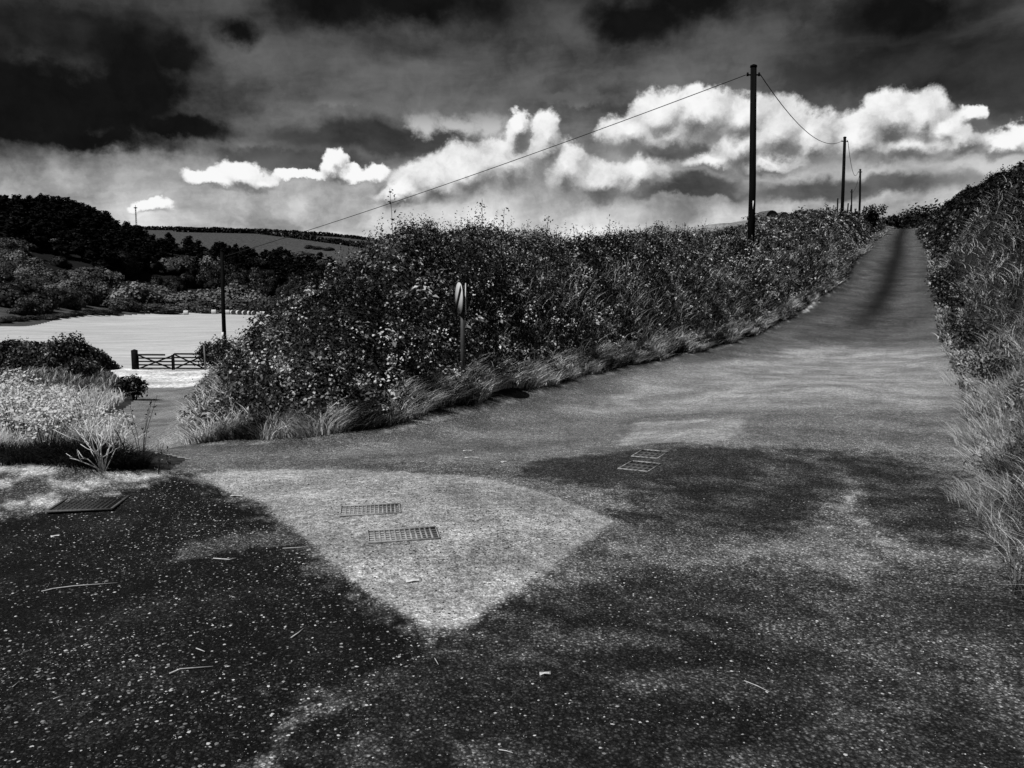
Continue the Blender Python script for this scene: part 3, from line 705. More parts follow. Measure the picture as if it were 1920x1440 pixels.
# grass hanging over the road edge
def verge(line, n, h, out, width, mat, name, label, t0=-.12, t1=.75, y0=0, y1=200, droop=.75, rlo=0.0, rhi=1.0, side=1, cl=1.1, T=None):
    p = np.array(line, float); seg = np.diff(p, axis=0); L = np.hypot(seg[:, 0], seg[:, 1]); mid_ = (p[1:] + p[:-1]) / 2
    dd = np.hypot(mid_[:, 0], mid_[:, 1]); w = L / np.maximum(dd, 6) ** 1.0 * ((mid_[:, 1] > y0) & (mid_[:, 1] < y1)); k = rng.choice(len(L), n, p=w / w.sum())
    u = rng.random(n)[:, None]; base = p[k] + seg[k] * u
    nr = np.stack([-seg[k][:, 1], seg[k][:, 0]], 1) / L[k][:, None] * side
    ragged = (fbm(base[:, 0] * .9, base[:, 1] * .9, 3, 77) - .5) * .7
    t = t0 + (t1 - t0) * rng.random(n) ** 1.3 + ragged * .6
    xy = base + nr * t[:, None]
    z = (T or zt)(xy[:, 0], xy[:, 1]) - .02
    P = np.stack([xy[:, 0], xy[:, 1], z], 1); d = np.hypot(xy[:, 0], xy[:, 1])
    tuft = fbm(xy[:, 0] * 2.2, xy[:, 1] * 2.2, 3, 88)
    hh = h * rng.uniform(.5, 1.2, n) * (.45 + 1.1 * tuft)
    ta = fbm(xy[:, 0] * 3.1, xy[:, 1] * 3.1, 2, 95) * 12.6; tl = np.stack([np.cos(ta), np.sin(ta)], 1) * .5
    lean = -nr * (out * rng.uniform(-.1, 1.0, n))[:, None] + rng.normal(0, .3, (n, 2)) + tl
    f = Fol(); f.blades(P, hh, lean, np.maximum(width, d * .0011), np.clip(rlo + (rhi - rlo) * np.clip(rng.random(n) * .55 + (ss(tuft, .3, .7) - .25) * .6 * cl, 0, 1), 0, 1), droop * rng.uniform(.4, 1.3, n))
    return tag(f.build(name, mat), label, 'grass', kind='stuff')
verge(LEFT_E, 34000, .26, .7, .010, M['g_verge'], 'verge_grass', 'rough grass fringe hanging over the road edge below the big hedge', T=hedge_T, t0=-.05, t1=.42)
verge(LANE_R, 6000, .26, .5, .012, M['g_verge'], 'lane_grass', 'pale grass along the right side of the lane below the hedge', side=-1, T=hedge_T, rlo=.15, t0=-.05, t1=.6)
verge(LANE_R[:4], 2200, .24, .12, .012, M['g_pale'], 'pale_grass', 'bright dry grass at the lane side of the hedge corner', side=-1, T=hedge_T, rlo=.2, t0=-.15, t1=.5)

# ------------------------------------------------------------------ right-hand bank
RF_T = ([-1, 0, .4, .9, 1.5, 2.2, 3.0, 3.9, 8], [0, .0, .06, .20, .42, .66, .88, 1, 1])
ZB = ([-5, 2, 5, 9, 14, 20, 32, 45, 65, 85, 108, 122, 140], [2.0, 2.2, 2.8, 3.5, 4.3, 5.35, 7.1, 8.6, 10.4, 11.9, 13.1, 13.5, 13.6])
RB_POLY = RIGHT_E + [(110, 135), (60, -12)]
def rbank_T(x, y):
    x = np.asarray(x, float); y = np.asarray(y, float); z0 = zt(x, y)
    t = pdist(x, y, RIGHT_E); t = np.maximum(0, t + (fbm(x * .45, y * .45, 3, 37) - .55) * 1.5 * ss(t, 0, .5)); f = np.interp(t, *RF_T)
    bump_ = (fbm(x * .5, y * .5, 3, 31) - .5) * 1.5 + (fbm(x * 1.8, y * 1.8, 3, 32) - .5) * .5
    zz = np.interp(y, [p[1] for p in RIGHT_E], zt([p[0] for p in RIGHT_E], [p[1] for p in RIGHT_E])) * (1 - f) + (np.interp(y, *ZB) + bump_ * ss(t, .4, 2)) * f
    return np.where(inside(x, y, RB_POLY), zz, z0)
def rmask(x, y): return inside(x, y, RB_POLY) & (pdist(x, y, RIGHT_E) < 5)
rhedge = thing('hedgerow', 'tall dark hedge bank climbing along the right side of the hill road', 'hedge', (7, 10, z1(7, 10)))
br = [Bank(rbank_T, rmask, 1.5, 34, 2.5, 48, .17), Bank(rbank_T, rmask, 22, 74, 47.6, 136, .45)]
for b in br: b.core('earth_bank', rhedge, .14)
def rel(c): return np.interp(pdist(c[:, 0], c[:, 1], RIGHT_E), *RF_T)
f = Fol()
bank_leaves(br[0], 120000, f, .62, w=.4, wfun=lambda c: 1.1 - 1.0 * ss(rel(c), .5, .75), clump=dict(amp=.95, seed=70)); 
bank_leaves(br[1], 22000, f, wfun=lambda c: 1.1 - 1.02 * ss(rel(c), .4, .65))
f.build('weed_foliage', M['l_bank'], rhedge)
f = Fol()
bank_leaves(br[0], 60000, f, wfun=lambda c: ss(rel(c), .42, .7), clump=dict(amp=.7, seed=75)); bank_leaves(br[1], 24000, f, wfun=lambda c: ss(rel(c), .3, .7))
shoots(br[0], 500, f, .2, .5, lambda c: ss(rel(c), .8, .97) / np.maximum(8, c[:, 1])); shoots(br[1], 220, f, .3, .7, lambda c: ss(rel(c), .8, .97) / np.maximum(8, c[:, 1]))
f.build('thorn_foliage', M['l_dark'], rhedge)
f = Fol(); rosettes(br[0], 450, f, 16, .13, .055, lambda c: (1.1 - ss(rel(c), .5, .9)) / np.maximum(6, c[:, 1]) ** 1.4); f.build('weed_leaves', M['l_bank'], rhedge)
# arching stems among the weeds
f = Fol(); P, N = br[0].sample(24000, (1.1 - ss(rel(br[0].cen), .5, .9)) / np.maximum(4, br[0].cen[:, 1]) ** 1.4)
n = len(P); f.blades(P - np.array([0, 0, .05]), rng.uniform(.15, .55, n), rng.normal(0, .65, (n, 2)) + np.array([-.1, -.1]), np.maximum(.006, P[:, 1] * .0009), np.clip(clumpy(P, 1.2, 4, 1.05, 71) + .12, 0, 1), rng.uniform(.2, 1, n))
f.build('arching_stems', M['g_verge'], rhedge)
verge(RIGHT_E, 17000, .26, .4, .007, M['g_verge'], 'bank_grass', 'tangled grass at the foot of the right-hand bank beside the road', side=-1, t0=.05, t1=.6, y0=1, y1=70, T=rbank_T, rlo=.1, cl=1.2)
# bleached grass tuft near the bottom right
def tuft(name, label, c, rad, n, h, mat, w=.006, lean0=(0, 0), spread=.5, rlo=0, rhi=1, droop=(.2, .9), cat='grass', kind=None, group=None, T=None):
    ang = rng.uniform(0, 2 * math.pi, n); rr_ = np.sqrt(rng.random(n)); dx, dy = np.cos(ang) * rr_, np.sin(ang) * rr_
    x = c[0] + dx * rad[0]; y = c[1] + dy * rad[1]
    P = np.stack([x, y, (T or zt)(x, y) - .01], 1)
    f = Fol(); f.blades(P, h * rng.uniform(.5, 1.15, n) * (1.05 - .45 * rr_), np.stack([dx, dy], 1) * spread + np.array(lean0) + rng.normal(0, .2, (n, 2)), w, rlo + (rhi - rlo) * rng.random(n), rng.uniform(*droop, n))
    o = f.build(name, mat); 
    return tag(o, label, cat, group, kind)
tuft('grass_tuft', 'bleached grass tuft leaning over the right edge of the road', (5.15, 8.15), (.35, .9), 900, .55, M['g_pale'], .006, (-.3, -.15), .5, T=rbank_T)
tuft('grass_tuft', 'low pale grass tuft at the bottom right below the bleached one', (3.75, 5.9), (.3, .7), 700, .32, M['g_verge'], .005, (-.3, -.1), .5, .5, 1, T=rbank_T)
for lab, c_, r_, n_, h_ in [('pale wispy grass tuft at the right picture edge above the bleached one', (6.6, 10.6), (.4, .9), 800, .5), ('bleached grass strip at the foot of the right bank, level with the dark tarmac', (4.45, 6.9), (.3, .7), 800, .4), ('dry pale grass tuft on the right road edge in the middle distance', (8.5, 14.2), (.5, 1.2), 800, .55)]:
    tuft('grass_tuft', lab, c_, r_, n_, h_, M['g_pale'], .007, (-.25, -.15), .55, T=rbank_T, rlo=0, rhi=.8)
for o in (hedge, rhedge): fix_children(o)

# ------------------------------------------------------------------ near left verge: flowers, pale grass, dark tussock, bleached branch
def field_blades(poly, n, h, w, mat, name, label, rlo=0, rhi=1, droop=(.3, .9), lean=(.15, -.1), wk=.0009, tall=.5, seed=91):
    p = np.array(poly); out = []; lo, hi_ = p.min(0), p.max(0)
    while sum(map(len, out)) < n:
        q = rng.uniform(lo, hi_, (n * 2, 2)); q = q[inside(q[:, 0], q[:, 1], poly)]
        q = q[rng.random(len(q)) < np.minimum(1, (8 / np.hypot(q[:, 0], q[:, 1])) ** 1.0)]; out.append(q)
    q = np.concatenate(out)[:n]; d = np.hypot(q[:, 0], q[:, 1]); tf = fbm(q[:, 0] * 1.4, q[:, 1] * 1.4, 3, seed)
    P = np.stack([q[:, 0], q[:, 1], zt(q[:, 0], q[:, 1]) - .01], 1)
    f = Fol(); f.blades(P, h * rng.uniform(.5, 1.1, n) * (1 - tall + 2 * tall * tf), rng.normal(0, .35, (n, 2)) + np.array(lean), np.maximum(w, d * wk), np.clip(rlo + (rhi - rlo) * (rng.random(n) * .6 + (tf - .3) * .9), 0, 1), rng.uniform(*droop, n))
    return tag(f.build(name, mat), label, 'grass', kind='stuff')
field_blades([(-9, 8.0), (-5.2, 7.6), (-4.2, 7.7), (-3.8, 8.1), (-5.1, 8.6), (-7.0, 10.0), (-10, 11.2), (-14, 12)], 19000, .52, .006, M['g_pale'], 'pale_grass', 'sunlit pale grass on the near left verge behind the dark tussock', .25, 1, droop=(.6, 1.25))
field_blades([(-10, 5.9), (-5.6, 6.5), (-4.3, 7.2), (-4.4, 7.7), (-9, 8.0)], 5000, .22, .005, M['g_dark'], 'low_weeds', 'low dark weeds on the dusty verge at the left edge', 0, 1)
tu = tuft('grass_tussock', 'dark drooping grass tussock under the bleached branch at the road corner', (-3.95, 7.35), (.55, .28), 2600, .42, M['g_dark'], .006, (.25, -.25), .75, 0, .8, (.6, 1.1))
tuft('grass_tussock', 'low dark tussock left of the bleached branch', (-4.75, 7.3), (.5, .25), 1500, .34, M['g_dark'], .006, (.0, -.3), .7, 0, 1, (.6, 1.1))
# white flowering weeds, each clump a plant
def umbel_plant(name, label, x, y, h, n, spread, group=None, mat='petal'):
    z = z1(x, y); t = thing(name, label, 'plant', (x, y, z), group)
    st = MB(); f = Fol()
    for k in range(n):
        a = rng.uniform(0, 6.28); rr_ = spread * math.sqrt(rng.random()); hx, hy = rr_ * math.cos(a), rr_ * math.sin(a); hh = h * rng.uniform(.6, 1.05)
        st.tube([(hx * .25, hy * .25, -.02), (hx * .6, hy * .6, hh * .5), (hx, hy, hh)], [.004, .003, .002], 4, False)
        m = 16; Q = np.array([hx, hy, hh]) + rng.normal(0, 1, (m, 3)) * np.array([.05, .05, .05])
        f.leaves(Q, rng.normal(size=(m, 3)) * .5 + np.array([0, -.2, 1]), rng.uniform(.022, .044, m), rng.random(m), .9)
    st.build('stems', M['dstalk'], t); tag(f.build('flower_heads', M[mat], t), kind='stuff')
    return t
for i, (px, d, h, lab) in enumerate([(10, 8.3, .72, 'white flowering weed clump at the far left edge of the verge'), (60, 8.7, .62, 'second white flower clump from the left on the verge'), (95, 8.2, .55, 'white flower clump just left of the pale grass'), (35, 7.9, .5, 'low white flower clump in front of the taller ones'), (140, 8.9, .42, 'small white flower clump behind the bleached branch'), (-40, 8.6, .7, 'white flower clump cut by the left picture edge'), (40, 9.6, .6, 'white flower clump at the back of the verge near the left edge'), (110, 9.9, .5, 'back white flower clump level with the field hedge end'), (185, 9.2, .4, 'rightmost low white flower clump on the verge'), (75, 7.6, .4, 'low white flower clump beside the dark weeds')]):
    umbel_plant('flowering_weed', lab, (px - 960) / FPX * d, d, h, 30, .26, 'white flowering weeds on the near verge')
# bleached dead branch
def dead_branch():
    bx_, by_ = (180 - 960) / FPX * 7.05, 7.05
    t = MB()
    tips = [(-.42, .52, .1), (-.30, .58, .0), (-.22, .62, .15), (-.12, .64, -.1), (-.02, .50, .2), (.06, .60, .0), (.14, .52, .1), (.22, .66, -.05), (.26, .5, .1), (.34, .40, 0), (-.36, .30, -.1), (-.52, .46, .1), (-.45, .20, -.15), (.10, .44, -.15), (-.08, .46, -.1)]
    for (x, z, y) in tips:
        x *= .46; z *= .66; k = rng.uniform(.3, .55)
        m = Vector((x * k * .8 + rng.normal(0, .03), y * k, z * k)); q = Vector((x * .75 + rng.normal(0, .035), y * .8, z * .72 + rng.normal(0, .02))); e = Vector((x, y, z))
        t.tube([(rng.normal(0, .015), 0, -.02), m, q, e], [.006, .0042, .003, .0015], 6)
        for _ in range(2):
            s0 = m.lerp(q, rng.uniform(.1, 1)); dv = Vector((x * .35 + rng.normal(0, .08), rng.normal(0, .06), z * .3 + rng.normal(0, .04)))
            t.tube([s0, s0 + dv * .6, s0 + dv * 1.1 + Vector((0, 0, .02))], [.0045, .0035, .002], 5)
    o = t.build('dead_branch', M['dead']); o.location = (bx_, by_, z1(bx_, by_) + .02)
    tag(o, 'bleached bare branching twig standing in front of the dark tussock', 'branch')
dead_branch()
# thin weed stalks by the lane mouth
def stalk_plant(name, label, x, y, h, n, mat, group=None, leaf=.03, spread=.18, T=None, leafmat_='l_hedge', per=9):
    z = float((T or zt)(np.array([x]), np.array([y]))[0]); t = thing(name, label, 'plant', (x, y, z), group); st = MB(); f = Fol()
    for k in range(n):
        a = rng.uniform(0, 6.28); e = np.array([math.cos(a) * spread * rng.uniform(.3, 1), math.sin(a) * spread * rng.uniform(.3, 1), h * rng.uniform(.7, 1)]) if n > 1 else np.array([rng.normal(0, .05) * h, rng.normal(0, .05) * h, h])
        th = max(.003, math.hypot(x, y) * .0004)
        st.tube([(0, 0, -.05), tuple(e * .5 * np.array([.7, .7, 1])), tuple(e)], [th, th * .8, th * .5], 5, False)
        tt = rng.uniform(.3, 1.0, per); Q = e * tt[:, None] * np.stack([.7 + .3 * tt, .7 + .3 * tt, np.ones(per)], 1) + rng.normal(0, leaf * .8, (per, 3))
        f.leaves(Q, rng.normal(size=(per, 3)), leaf * rng.uniform(.6, 1.4, per), rng.random(per), .5)
    st.build('stem', M[mat], t); f.build('leaves', M[leafmat_], t)
    return t
for px, d, h, n_, lab in [(255, 7.5, .68, 5, 'wispy tall weed with seed heads in front of the lane'), (232, 7.3, .45, 4, 'short leafy weed right of the bleached branch'), (285, 7.15, .32, 3, 'small dark dock weed at the tip of the verge'), (308, 7.2, .24, 3, 'low twiggy weed at the very corner of the verge'), (150, 8.0, .6, 5, 'tall thin grassy weed behind the bleached branch')]:
    stalk_plant('weed_stalk', lab, (px - 960) / FPX * d, d, h, n_, 'dstalk', 'weed stalks at the verge corner', .028)

# ------------------------------------------------------------------ verge and hedge beyond the lane mouth
field_blades([(-10.6, 15), (-11.0, 18), (-12.0, 22), (-14.6, 30), (-16.6, 34), (-22, 36), (-34, 36), (-40, 22), (-16, 12)], 15000, .62, .01, M['g_pale'], 'pale_grass', 'pale sunlit grass on the far side of the lane mouth', .2, 1, wk=.0012, droop=(.6, 1.2))
field_blades([(-16.5, 34), (-20.2, 41), (-24.5, 47.5), (-60, 47.5), (-50, 34)], 7000, .6, .01, M['g_verge'], 'rough_grass', 'rough grass strip below the field hedge on the left', .1, 1, wk=.0013)
def fh_T(x, y):
    z0 = zt(x, y); yc = 48.6 + (np.asarray(x) + 24) * -.01; f = ss(2.4 - np.abs(np.asarray(y) - yc), 0, 1.6) * ss(np.asarray(x), -24.2, -25.4) if False else ss(2.4 - np.abs(np.asarray(y) - yc), 0, 1.6) * (1 - ss(np.asarray(x), -25.6, -24.3))
    return z0 + f * (1.45 + (fbm(np.asarray(x) * .5, np.asarray(y) * .5, 3, 51) - .5) * 1.2)
fh = thing('hedgerow', 'low dark overgrown field hedge left of the wooden gate', 'hedge', (-30, 48.6, z1(-30, 48.6)))
bf = Bank(fh_T, lambda x, y: (fh_T(x, y) - zt(x, y)) > .02, -62, -24, 45.5, 52, .3); bf.core('earth_bank', fh, .15)
f = Fol(); bank_leaves(bf, 30000, f); shoots(bf, 260, f, .2, .5, lambda c: np.ones(len(c)), .1)
f.build('foliage', M['l_bank'], fh); fix_children(fh)
def near_bush(name, label, x, y, rx, ry, h, n, mat, zb=None, size=None, group=None, cat='bush', spiky=.25, trunk=False):
    z = z1(x, y) if zb is None else zb; t = thing(name, label, cat, (x, y, z), group)
    k = 7; c = np.stack([rng.uniform(-.5, .5, k) * rx, rng.uniform(-.5, .5, k) * ry, h * rng.uniform(.35, .68, k)], 1); rad = np.stack([np.full(k, .55 * rx), np.full(k, .55 * ry), np.full(k, .38 * h)], 1) * rng.uniform(.7, 1.1, (k, 1))
    i = rng.integers(0, k, n); u = unit(rng.normal(size=(n, 3))); rr_ = rng.random(n) ** .35
    P = c[i] + u * rad[i] * rr_[:, None] * (1 + spiky * rng.normal(0, .5, (n, 1))); P[:, 2] = np.maximum(P[:, 2], .02)
    s = size or max(.045, math.hypot(x, y) * .003)
    f = Fol(); f.leaves(P, u + rng.normal(size=(n, 3)) * .6 + np.array([0, 0, .4]), s * rng.uniform(.7, 1.4, n), clumpy(P / max(h, .5) * 2), .6)
    f.build('crown', M[mat], t)
    m = MB()
    for _ in range(5):
        a = rng.uniform(0, 6.28); e = Vector((math.cos(a) * rx * .35, math.sin(a) * ry * .35, h * .7)); m.tube([(0, 0, -.3), e * .5, e], [.035 * h, .022 * h, .01 * h], 5)
    m.build('trunk', M['trunk'], t)
    return t
near_bush('bush', 'dark ivy-topped dome bush rising above the hedge against the sky', -1.72, 15.4, .58, .5, 1.0, 4200, 'l_bank', zb=2.2)
near_bush('bush', 'small spiky bush left of the dome bush on the hedge skyline', -2.4, 15.6, .34, .32, .6, 1300, 'l_bank', zb=2.2, spiky=.6)
near_bush('bush', 'dark rounded clump at the lane edge in the pale grass', -14.9, 31.5, .75, .6, 1.1, 1500, 'l_dark')
near_bush('bush', 'leafy bush at the right end of the field hedge by the gatepost', -26.3, 47.4, 1.3, 1, 2.2, 2600, 'l_bank')
near_bush('bush', 'low weedy bush below the field hedge with pale heads', -22.5, 42.5, 1.4, .9, 1.2, 2200, 'l_hedge')
near_bush('small_tree', 'small windswept thorn tree on the skyline at the end of the hedge', *at_d(1640, 400, 88)[:2], 1.3, 1.1, 2.2, 1100, 'l_dark', zb=9.5, size=.22, cat='tree', spiky=.5)
for px, py, d, w_, h_, lab in [(1664, 425, 112, 1.9, 2.6, 'round dark bush left of the road crest'), (1688, 425, 128, 2.0, 2.2, 'round dark bush right behind the road crest'), (1712, 425, 126, 3.6, 4.2, 'broad dark bush filling the gap beyond the crest'), (1740, 420, 116, 4.0, 5.4, 'dark bush on the right bank near the crest')]:
    x, y, z = at_d(px, py, d); near_bush('bush', lab, x, y, w_, w_, h_, 1500, 'l_dark', zb=z - h_ * .35, size=.4)
for px, py, d, rx_, h_, lab in [(1772, 610, 26.5, .8, 1.5, 'weedy shrub leaning out over the right road edge below the hill stretch'), (1782, 690, 20.0, .7, 1.2, 'bushy weed bulging over the right road edge in the middle distance'), (1808, 780, 12.6, .55, .9, 'low leafy weed at the right road edge above the bleached grass'), (1752, 545, 36, .9, 1.6, 'shrub overhanging the right road edge on the hill'), (1898, 1010, 6.2, .35, .5, 'low weed clump at the right edge of the foreground road')]:
    x, y, z = at_d(px, py, d); near_bush('bush', lab, x + .35, y, rx_, rx_, h_, 1500, 'l_bank', spiky=.5, group='weeds bulging over the right road edge', zb=float(rbank_T(np.array([x + .35]), np.array([y]))[0]) - .1)
# tall plants standing out of the hedge against the sky
for px, d, h_, lab in [(741, 15.5, .75, 'thin dead stalk left of the dome bush on the hedge skyline'), (905, 17.5, .55, 'tall thin seed stalk right of the dome bush'), (944, 17.8, .5, 'dark bushy spike on the hedge skyline, second right of the dome bush'), (1075, 19.5, .45, 'bare bent stalk on the middle of the hedge skyline'), (1140, 21, .5, 'leafy spray on the middle hedge skyline'), (1277, 25, 1.0, 'tallest leafy sapling on the hedge skyline left of the near pole'), (1296, 25.5, .7, 'shorter sapling right beside the tallest one'), (1322, 26, .6, 'broad leafy sapling closer to the near pole'), (1024, 18.8, .4, 'short leafy spike on the hedge skyline before the middle'), (1180, 22, .45, 'short spray left of the tall saplings'), (1850, 26, .9, 'leafy sapling on the skyline of the right bank'), (1888, 23, .6, 'short sapling nearest the right picture edge')]:
    TT = hedge_T if px < 1700 else rbank_T
    # walk along the sight line to the crest
    dd_ = np.linspace(d - 3, d + 3, 60); xx_ = (px - 960) / FPX * dd_ * 1.006; zz_ = TT(xx_, dd_); k_ = int(np.argmax((zz_ - CAMZ) / dd_))
    stalk_plant('tall_weed', lab, xx_[k_], dd_[k_], h_ + .1, 1, 'dstalk', 'tall plants on the skyline', max(.05, d * .004), .1, TT, 'l_dark', 16)

# ------------------------------------------------------------------ valley: scrub, dark wood, far hill
def lump_mesh(name, mat, lumps, n, size, squash=.8, core=.78):
    c = np.array([l[:3] for l in lumps]); r = np.array([l[3:6] for l in lumps])
    p = (r[:, 0] * r[:, 2]); i = rng.choice(len(c), n, p=p / p.sum()); u = unit(rng.normal(size=(n, 3))); u[:, 2] = np.where(u[:, 2] < -.35, -u[:, 2], u[:, 2])
    P = c[i] + u * r[i] * (rng.random(n) ** .2)[:, None]; P += rng.normal(0, size * .2, P.shape); P[:, 2] = np.maximum(P[:, 2], 0.01)
    f = Fol(); f.leaves(P, u + rng.normal(size=(n, 3)) * .3 + np.array([0, 0, .15]), size * rng.uniform(.6, 1.4, n), np.clip(rng.random(n) * .35 + (fbm(P[:, 0] * 4, P[:, 1] * 4 + P[:, 2] * 4, 3, 5) - .3) * 1.1, 0, 1), .75)
    V, F, Rr = np.concatenate(f.V), np.concatenate(f.F), np.concatenate(f.R)
    th = np.linspace(0, 2 * math.pi, 10)[:-1]; ph = np.linspace(.05, 2.2, 6); CV, CF = [], []
    for cc, r_ in zip(c, r):
        o = len(V) + sum(map(len, CV)); g = np.array([[math.sin(b) * math.cos(a), math.sin(b) * math.sin(a), math.cos(b)] for b in ph for a in th]) * r_ * core + cc; g[:, 2] = np.maximum(g[:, 2], 0.02)
        CV.append(g); CF += [(o + j * 9 + k, o + (j + 1) * 9 + k, o + (j + 1) * 9 + (k + 1) % 9, o + j * 9 + (k + 1) % 9) for j in range(5) for k in range(9)]
    nf = len(F); F = np.concatenate([F, np.array(CF)]); V = np.concatenate([V] + CV)
    return nmesh(name, V, F, [M[mat], M['core']], {'rnd': ('FACE', np.concatenate([Rr, np.zeros(len(CF))]))}, fmat=np.r_[np.zeros(nf, int), np.ones(len(CF), int)])
def bush_proto(mat, k, n=1500):
    """unit bush: about 1 wide and 0.62 high"""
    L = [(0, 0, .2, .42, .42, .33)]
    for _ in range(9):
        a = rng.uniform(0, 6.28); q = rng.uniform(.1, .38); s = rng.uniform(.14, .26); L.append((math.cos(a) * q, math.sin(a) * q, rng.uniform(.1, .40) * (1.2 - q * 1.6), s, s, s * .85))
    return lump_mesh('crown', mat, L, n, .055)
BUSH = {m: [bush_proto(m, k) for k in range(4)] for m in ('l_scrub', 'l_pale', 'l_dark')}
trunk_me = MB(); trunk_me.tube([(0, 0, -.1), (.01, .01, .15), (.0, .02, .4)], [.035, .028, .012], 6); TRUNK = trunk_me.data('trunk', M['trunk'])
_protos = {}
def put_bush(name, mat, x, y, w, h, label, group, cat='bush', z=None):
    k = int(rng.integers(0, 4)); key = (mat, k, cat)
    if key not in _protos:
        t = link(name, None); link('crown', BUSH[mat][k], t)
        if cat == 'tree': link('trunk', TRUNK, t)
        _protos[key] = t; o = t
    else: o = copy_tree(_protos[key])
    o.name = name; o.location = (x, y, (z1(x, y) if z is None else z) - .12 * h); o.scale = (w, w * rng.uniform(.8, 1.1), h / .62); o.rotation_euler = (0, 0, rng.uniform(0, 6.28))
    return tag(o, label, cat, group)
for px, py, w_, h_, m_, lab in [
 (252, 572, 110, 62, 'l_pale', 'large pale rounded willow in the middle of the valley scrub'), (300, 572, 90, 52, 'l_pale', 'pale rounded tree right of the largest willow'), (232, 582, 70, 34, 'l_scrub', 'grey bush in front of the largest willow'),
 (340, 580, 95, 40, 'l_pale', 'pale bush in front of the wood, left of the far pole'), (385, 578, 90, 42, 'l_pale', 'broad pale bush just left of the far pole'), (372, 586, 80, 30, 'l_scrub', 'low grey bush above the single hay bale'), (430, 577, 110, 52, 'l_pale', 'domed pale tree behind the far pole'),
 (470, 578, 100, 48, 'l_pale', 'domed pale tree right of the far pole above the bales'), (445, 588, 110, 36, 'l_scrub', 'dark grey bush behind the row of bales'), (505, 582, 70, 38, 'l_scrub', 'grey bush at the right end of the bale row'), (545, 580, 80, 30, 'l_pale', 'pale bush partly hidden by the hedge corner'), (300, 588, 90, 26, 'l_scrub', 'low grey bush at the far field edge, left of the bales'),
 (335, 512, 90, 42, 'l_scrub', 'grey tree at the foot of the dark wood'), (390, 508, 80, 40, 'l_pale', 'paler tree at the foot of the dark wood'), (225, 512, 90, 52, 'l_dark', 'big dark round tree above the largest willow'), (170, 530, 80, 40, 'l_scrub', 'grey tree on the left slope beside the dark round tree'),
 (85, 462, 60, 26, 'l_pale', 'light leafy tree at the lower edge of the dark wood'), (52, 460, 40, 24, 'l_pale', 'smaller light tree at the lower edge of the dark wood'), (20, 470, 90, 34, 'l_scrub', 'round grey tree at the far left under the wood'),
 (560, 500, 110, 36, 'l_scrub', 'grey tree band end above the hedge corner'), (600, 515, 80, 34, 'l_scrub', 'rightmost grey tree of the valley wood'), (520, 500, 70, 30, 'l_scrub', 'grey tree in the wood above the bales'), (470, 500, 60, 26, 'l_dark', 'dark tree in the wood right of the far pole'), (216, 586, 34, 16, 'l_dark', 'small dark shrub alone on the rough grass strip')]:
    x, y, z = hit(px, py); put_bush('valley_tree' if h_ > 36 else 'valley_bush', m_, x, y, w_ * y / FPX, h_ * y / FPX, lab, 'scrub trees in the valley', 'tree' if h_ > 36 else 'bush', z)
k = 0
SL = [(-20, 470), (60, 478), (150, 505), (200, 535), (240, 565), (170, 578), (120, 588), (0, 600), (-40, 600)]
while k < 58:
    px, py = rng.uniform(-30, 245), rng.uniform(468, 600)
    if not inside(np.array(px), np.array(py), SL): continue
    x, y, z = hit(px, py); w_ = rng.uniform(45, 85) * (.7 + .5 * (py - 460) / 140); put_bush('slope_bush', ['l_scrub', 'l_scrub', 'l_pale', 'l_dark'][k % 4], x, y, w_ * y / FPX, w_ * .58 * y / FPX, 'one of the rounded grey scrub bushes crowding the left valley slope', 'scrub bushes on the left slope', 'bush', z); k += 1
for i in range(36):
    px = 130 + i * 12 + rng.normal(0, 3); py = float(np.interp(px, [130, 200, 300, 400, 560], [594, 588, 583, 581, 581])) - rng.uniform(0, 4); x, y, z = hit(px, py); w_ = rng.uniform(20, 36)
    put_bush('low_bush', ['l_scrub', 'l_dark'][i % 2], x, y, w_ * y / FPX, rng.uniform(7, 11) * y / FPX, 'one of the low weedy bushes lining the far edge of the stubble field', 'low bushes at the far field edge', 'bush', z)
def pine_proto(k):
    t = link('pine_tree', None); L = []
    for j in range(9):
        u = j / 8; a = rng.uniform(0, 6.28); q = .24 * (1 - u) * rng.uniform(.4, 1); s = .17 * (1.1 - u * .6)
        L.append((math.cos(a) * q, math.sin(a) * q, .28 + .62 * u, s, s, s * .7))
    link('crown', lump_mesh('crown', 'l_pine', L, 420, .085, core=.6), t)
    m = MB(); m.tube([(0, 0, -.15), (.01, 0, .4), (0, .01, .85)], [.026, .02, .008], 6); m.build('trunk', M['trunk'], t)
    return t
PINE = [pine_proto(k) for k in range(5)]; used = set()
def put_pine(px, py, h, label, group):
    x, y, z = hit(px, py); k = int(rng.integers(0, 5))
    o = PINE[k] if k not in used else copy_tree(PINE[k]); used.add(k)
    o.location = (x, y, z - .3); s = h; o.scale = (s * rng.uniform(1.1, 1.7), s * rng.uniform(1.1, 1.7), s * .86); o.rotation_euler = (0, 0, rng.uniform(0, 6.28)); tag(o, label, 'pine tree', group)
RX, RY = [-30, 0, 100, 150, 200, 240, 268], [402, 400, 399, 409, 428, 445, 455]
for i in range(52):
    px = -20 + i * 5.5; put_pine(px, float(np.interp(px, RX, RY)) + rng.uniform(-1, 3), rng.uniform(9.5, 13.5) * (1 - .35 * (px > 210)), 'one of the black pines along the wooded ridge on the left', 'dark pines on the wooded hill')
k = 0
W3 = [(280, 505), (330, 515), (420, 520), (510, 530), (620, 530), (640, 560), (560, 572), (480, 560), (400, 550), (300, 556)]
while k < 46:
    px, py = rng.uniform(270, 640), rng.uniform(500, 575)
    if inside(np.array(px), np.array(py), W3): x, y, z = hit(px, py); w_ = rng.uniform(34, 60); put_bush('wood_tree', 'l_dark', x, y, w_ * y / FPX, w_ * .8 * y / FPX, 'one of the dark round trees in the lower part of the valley wood', 'dark round trees in the valley wood', 'tree', z); k += 1
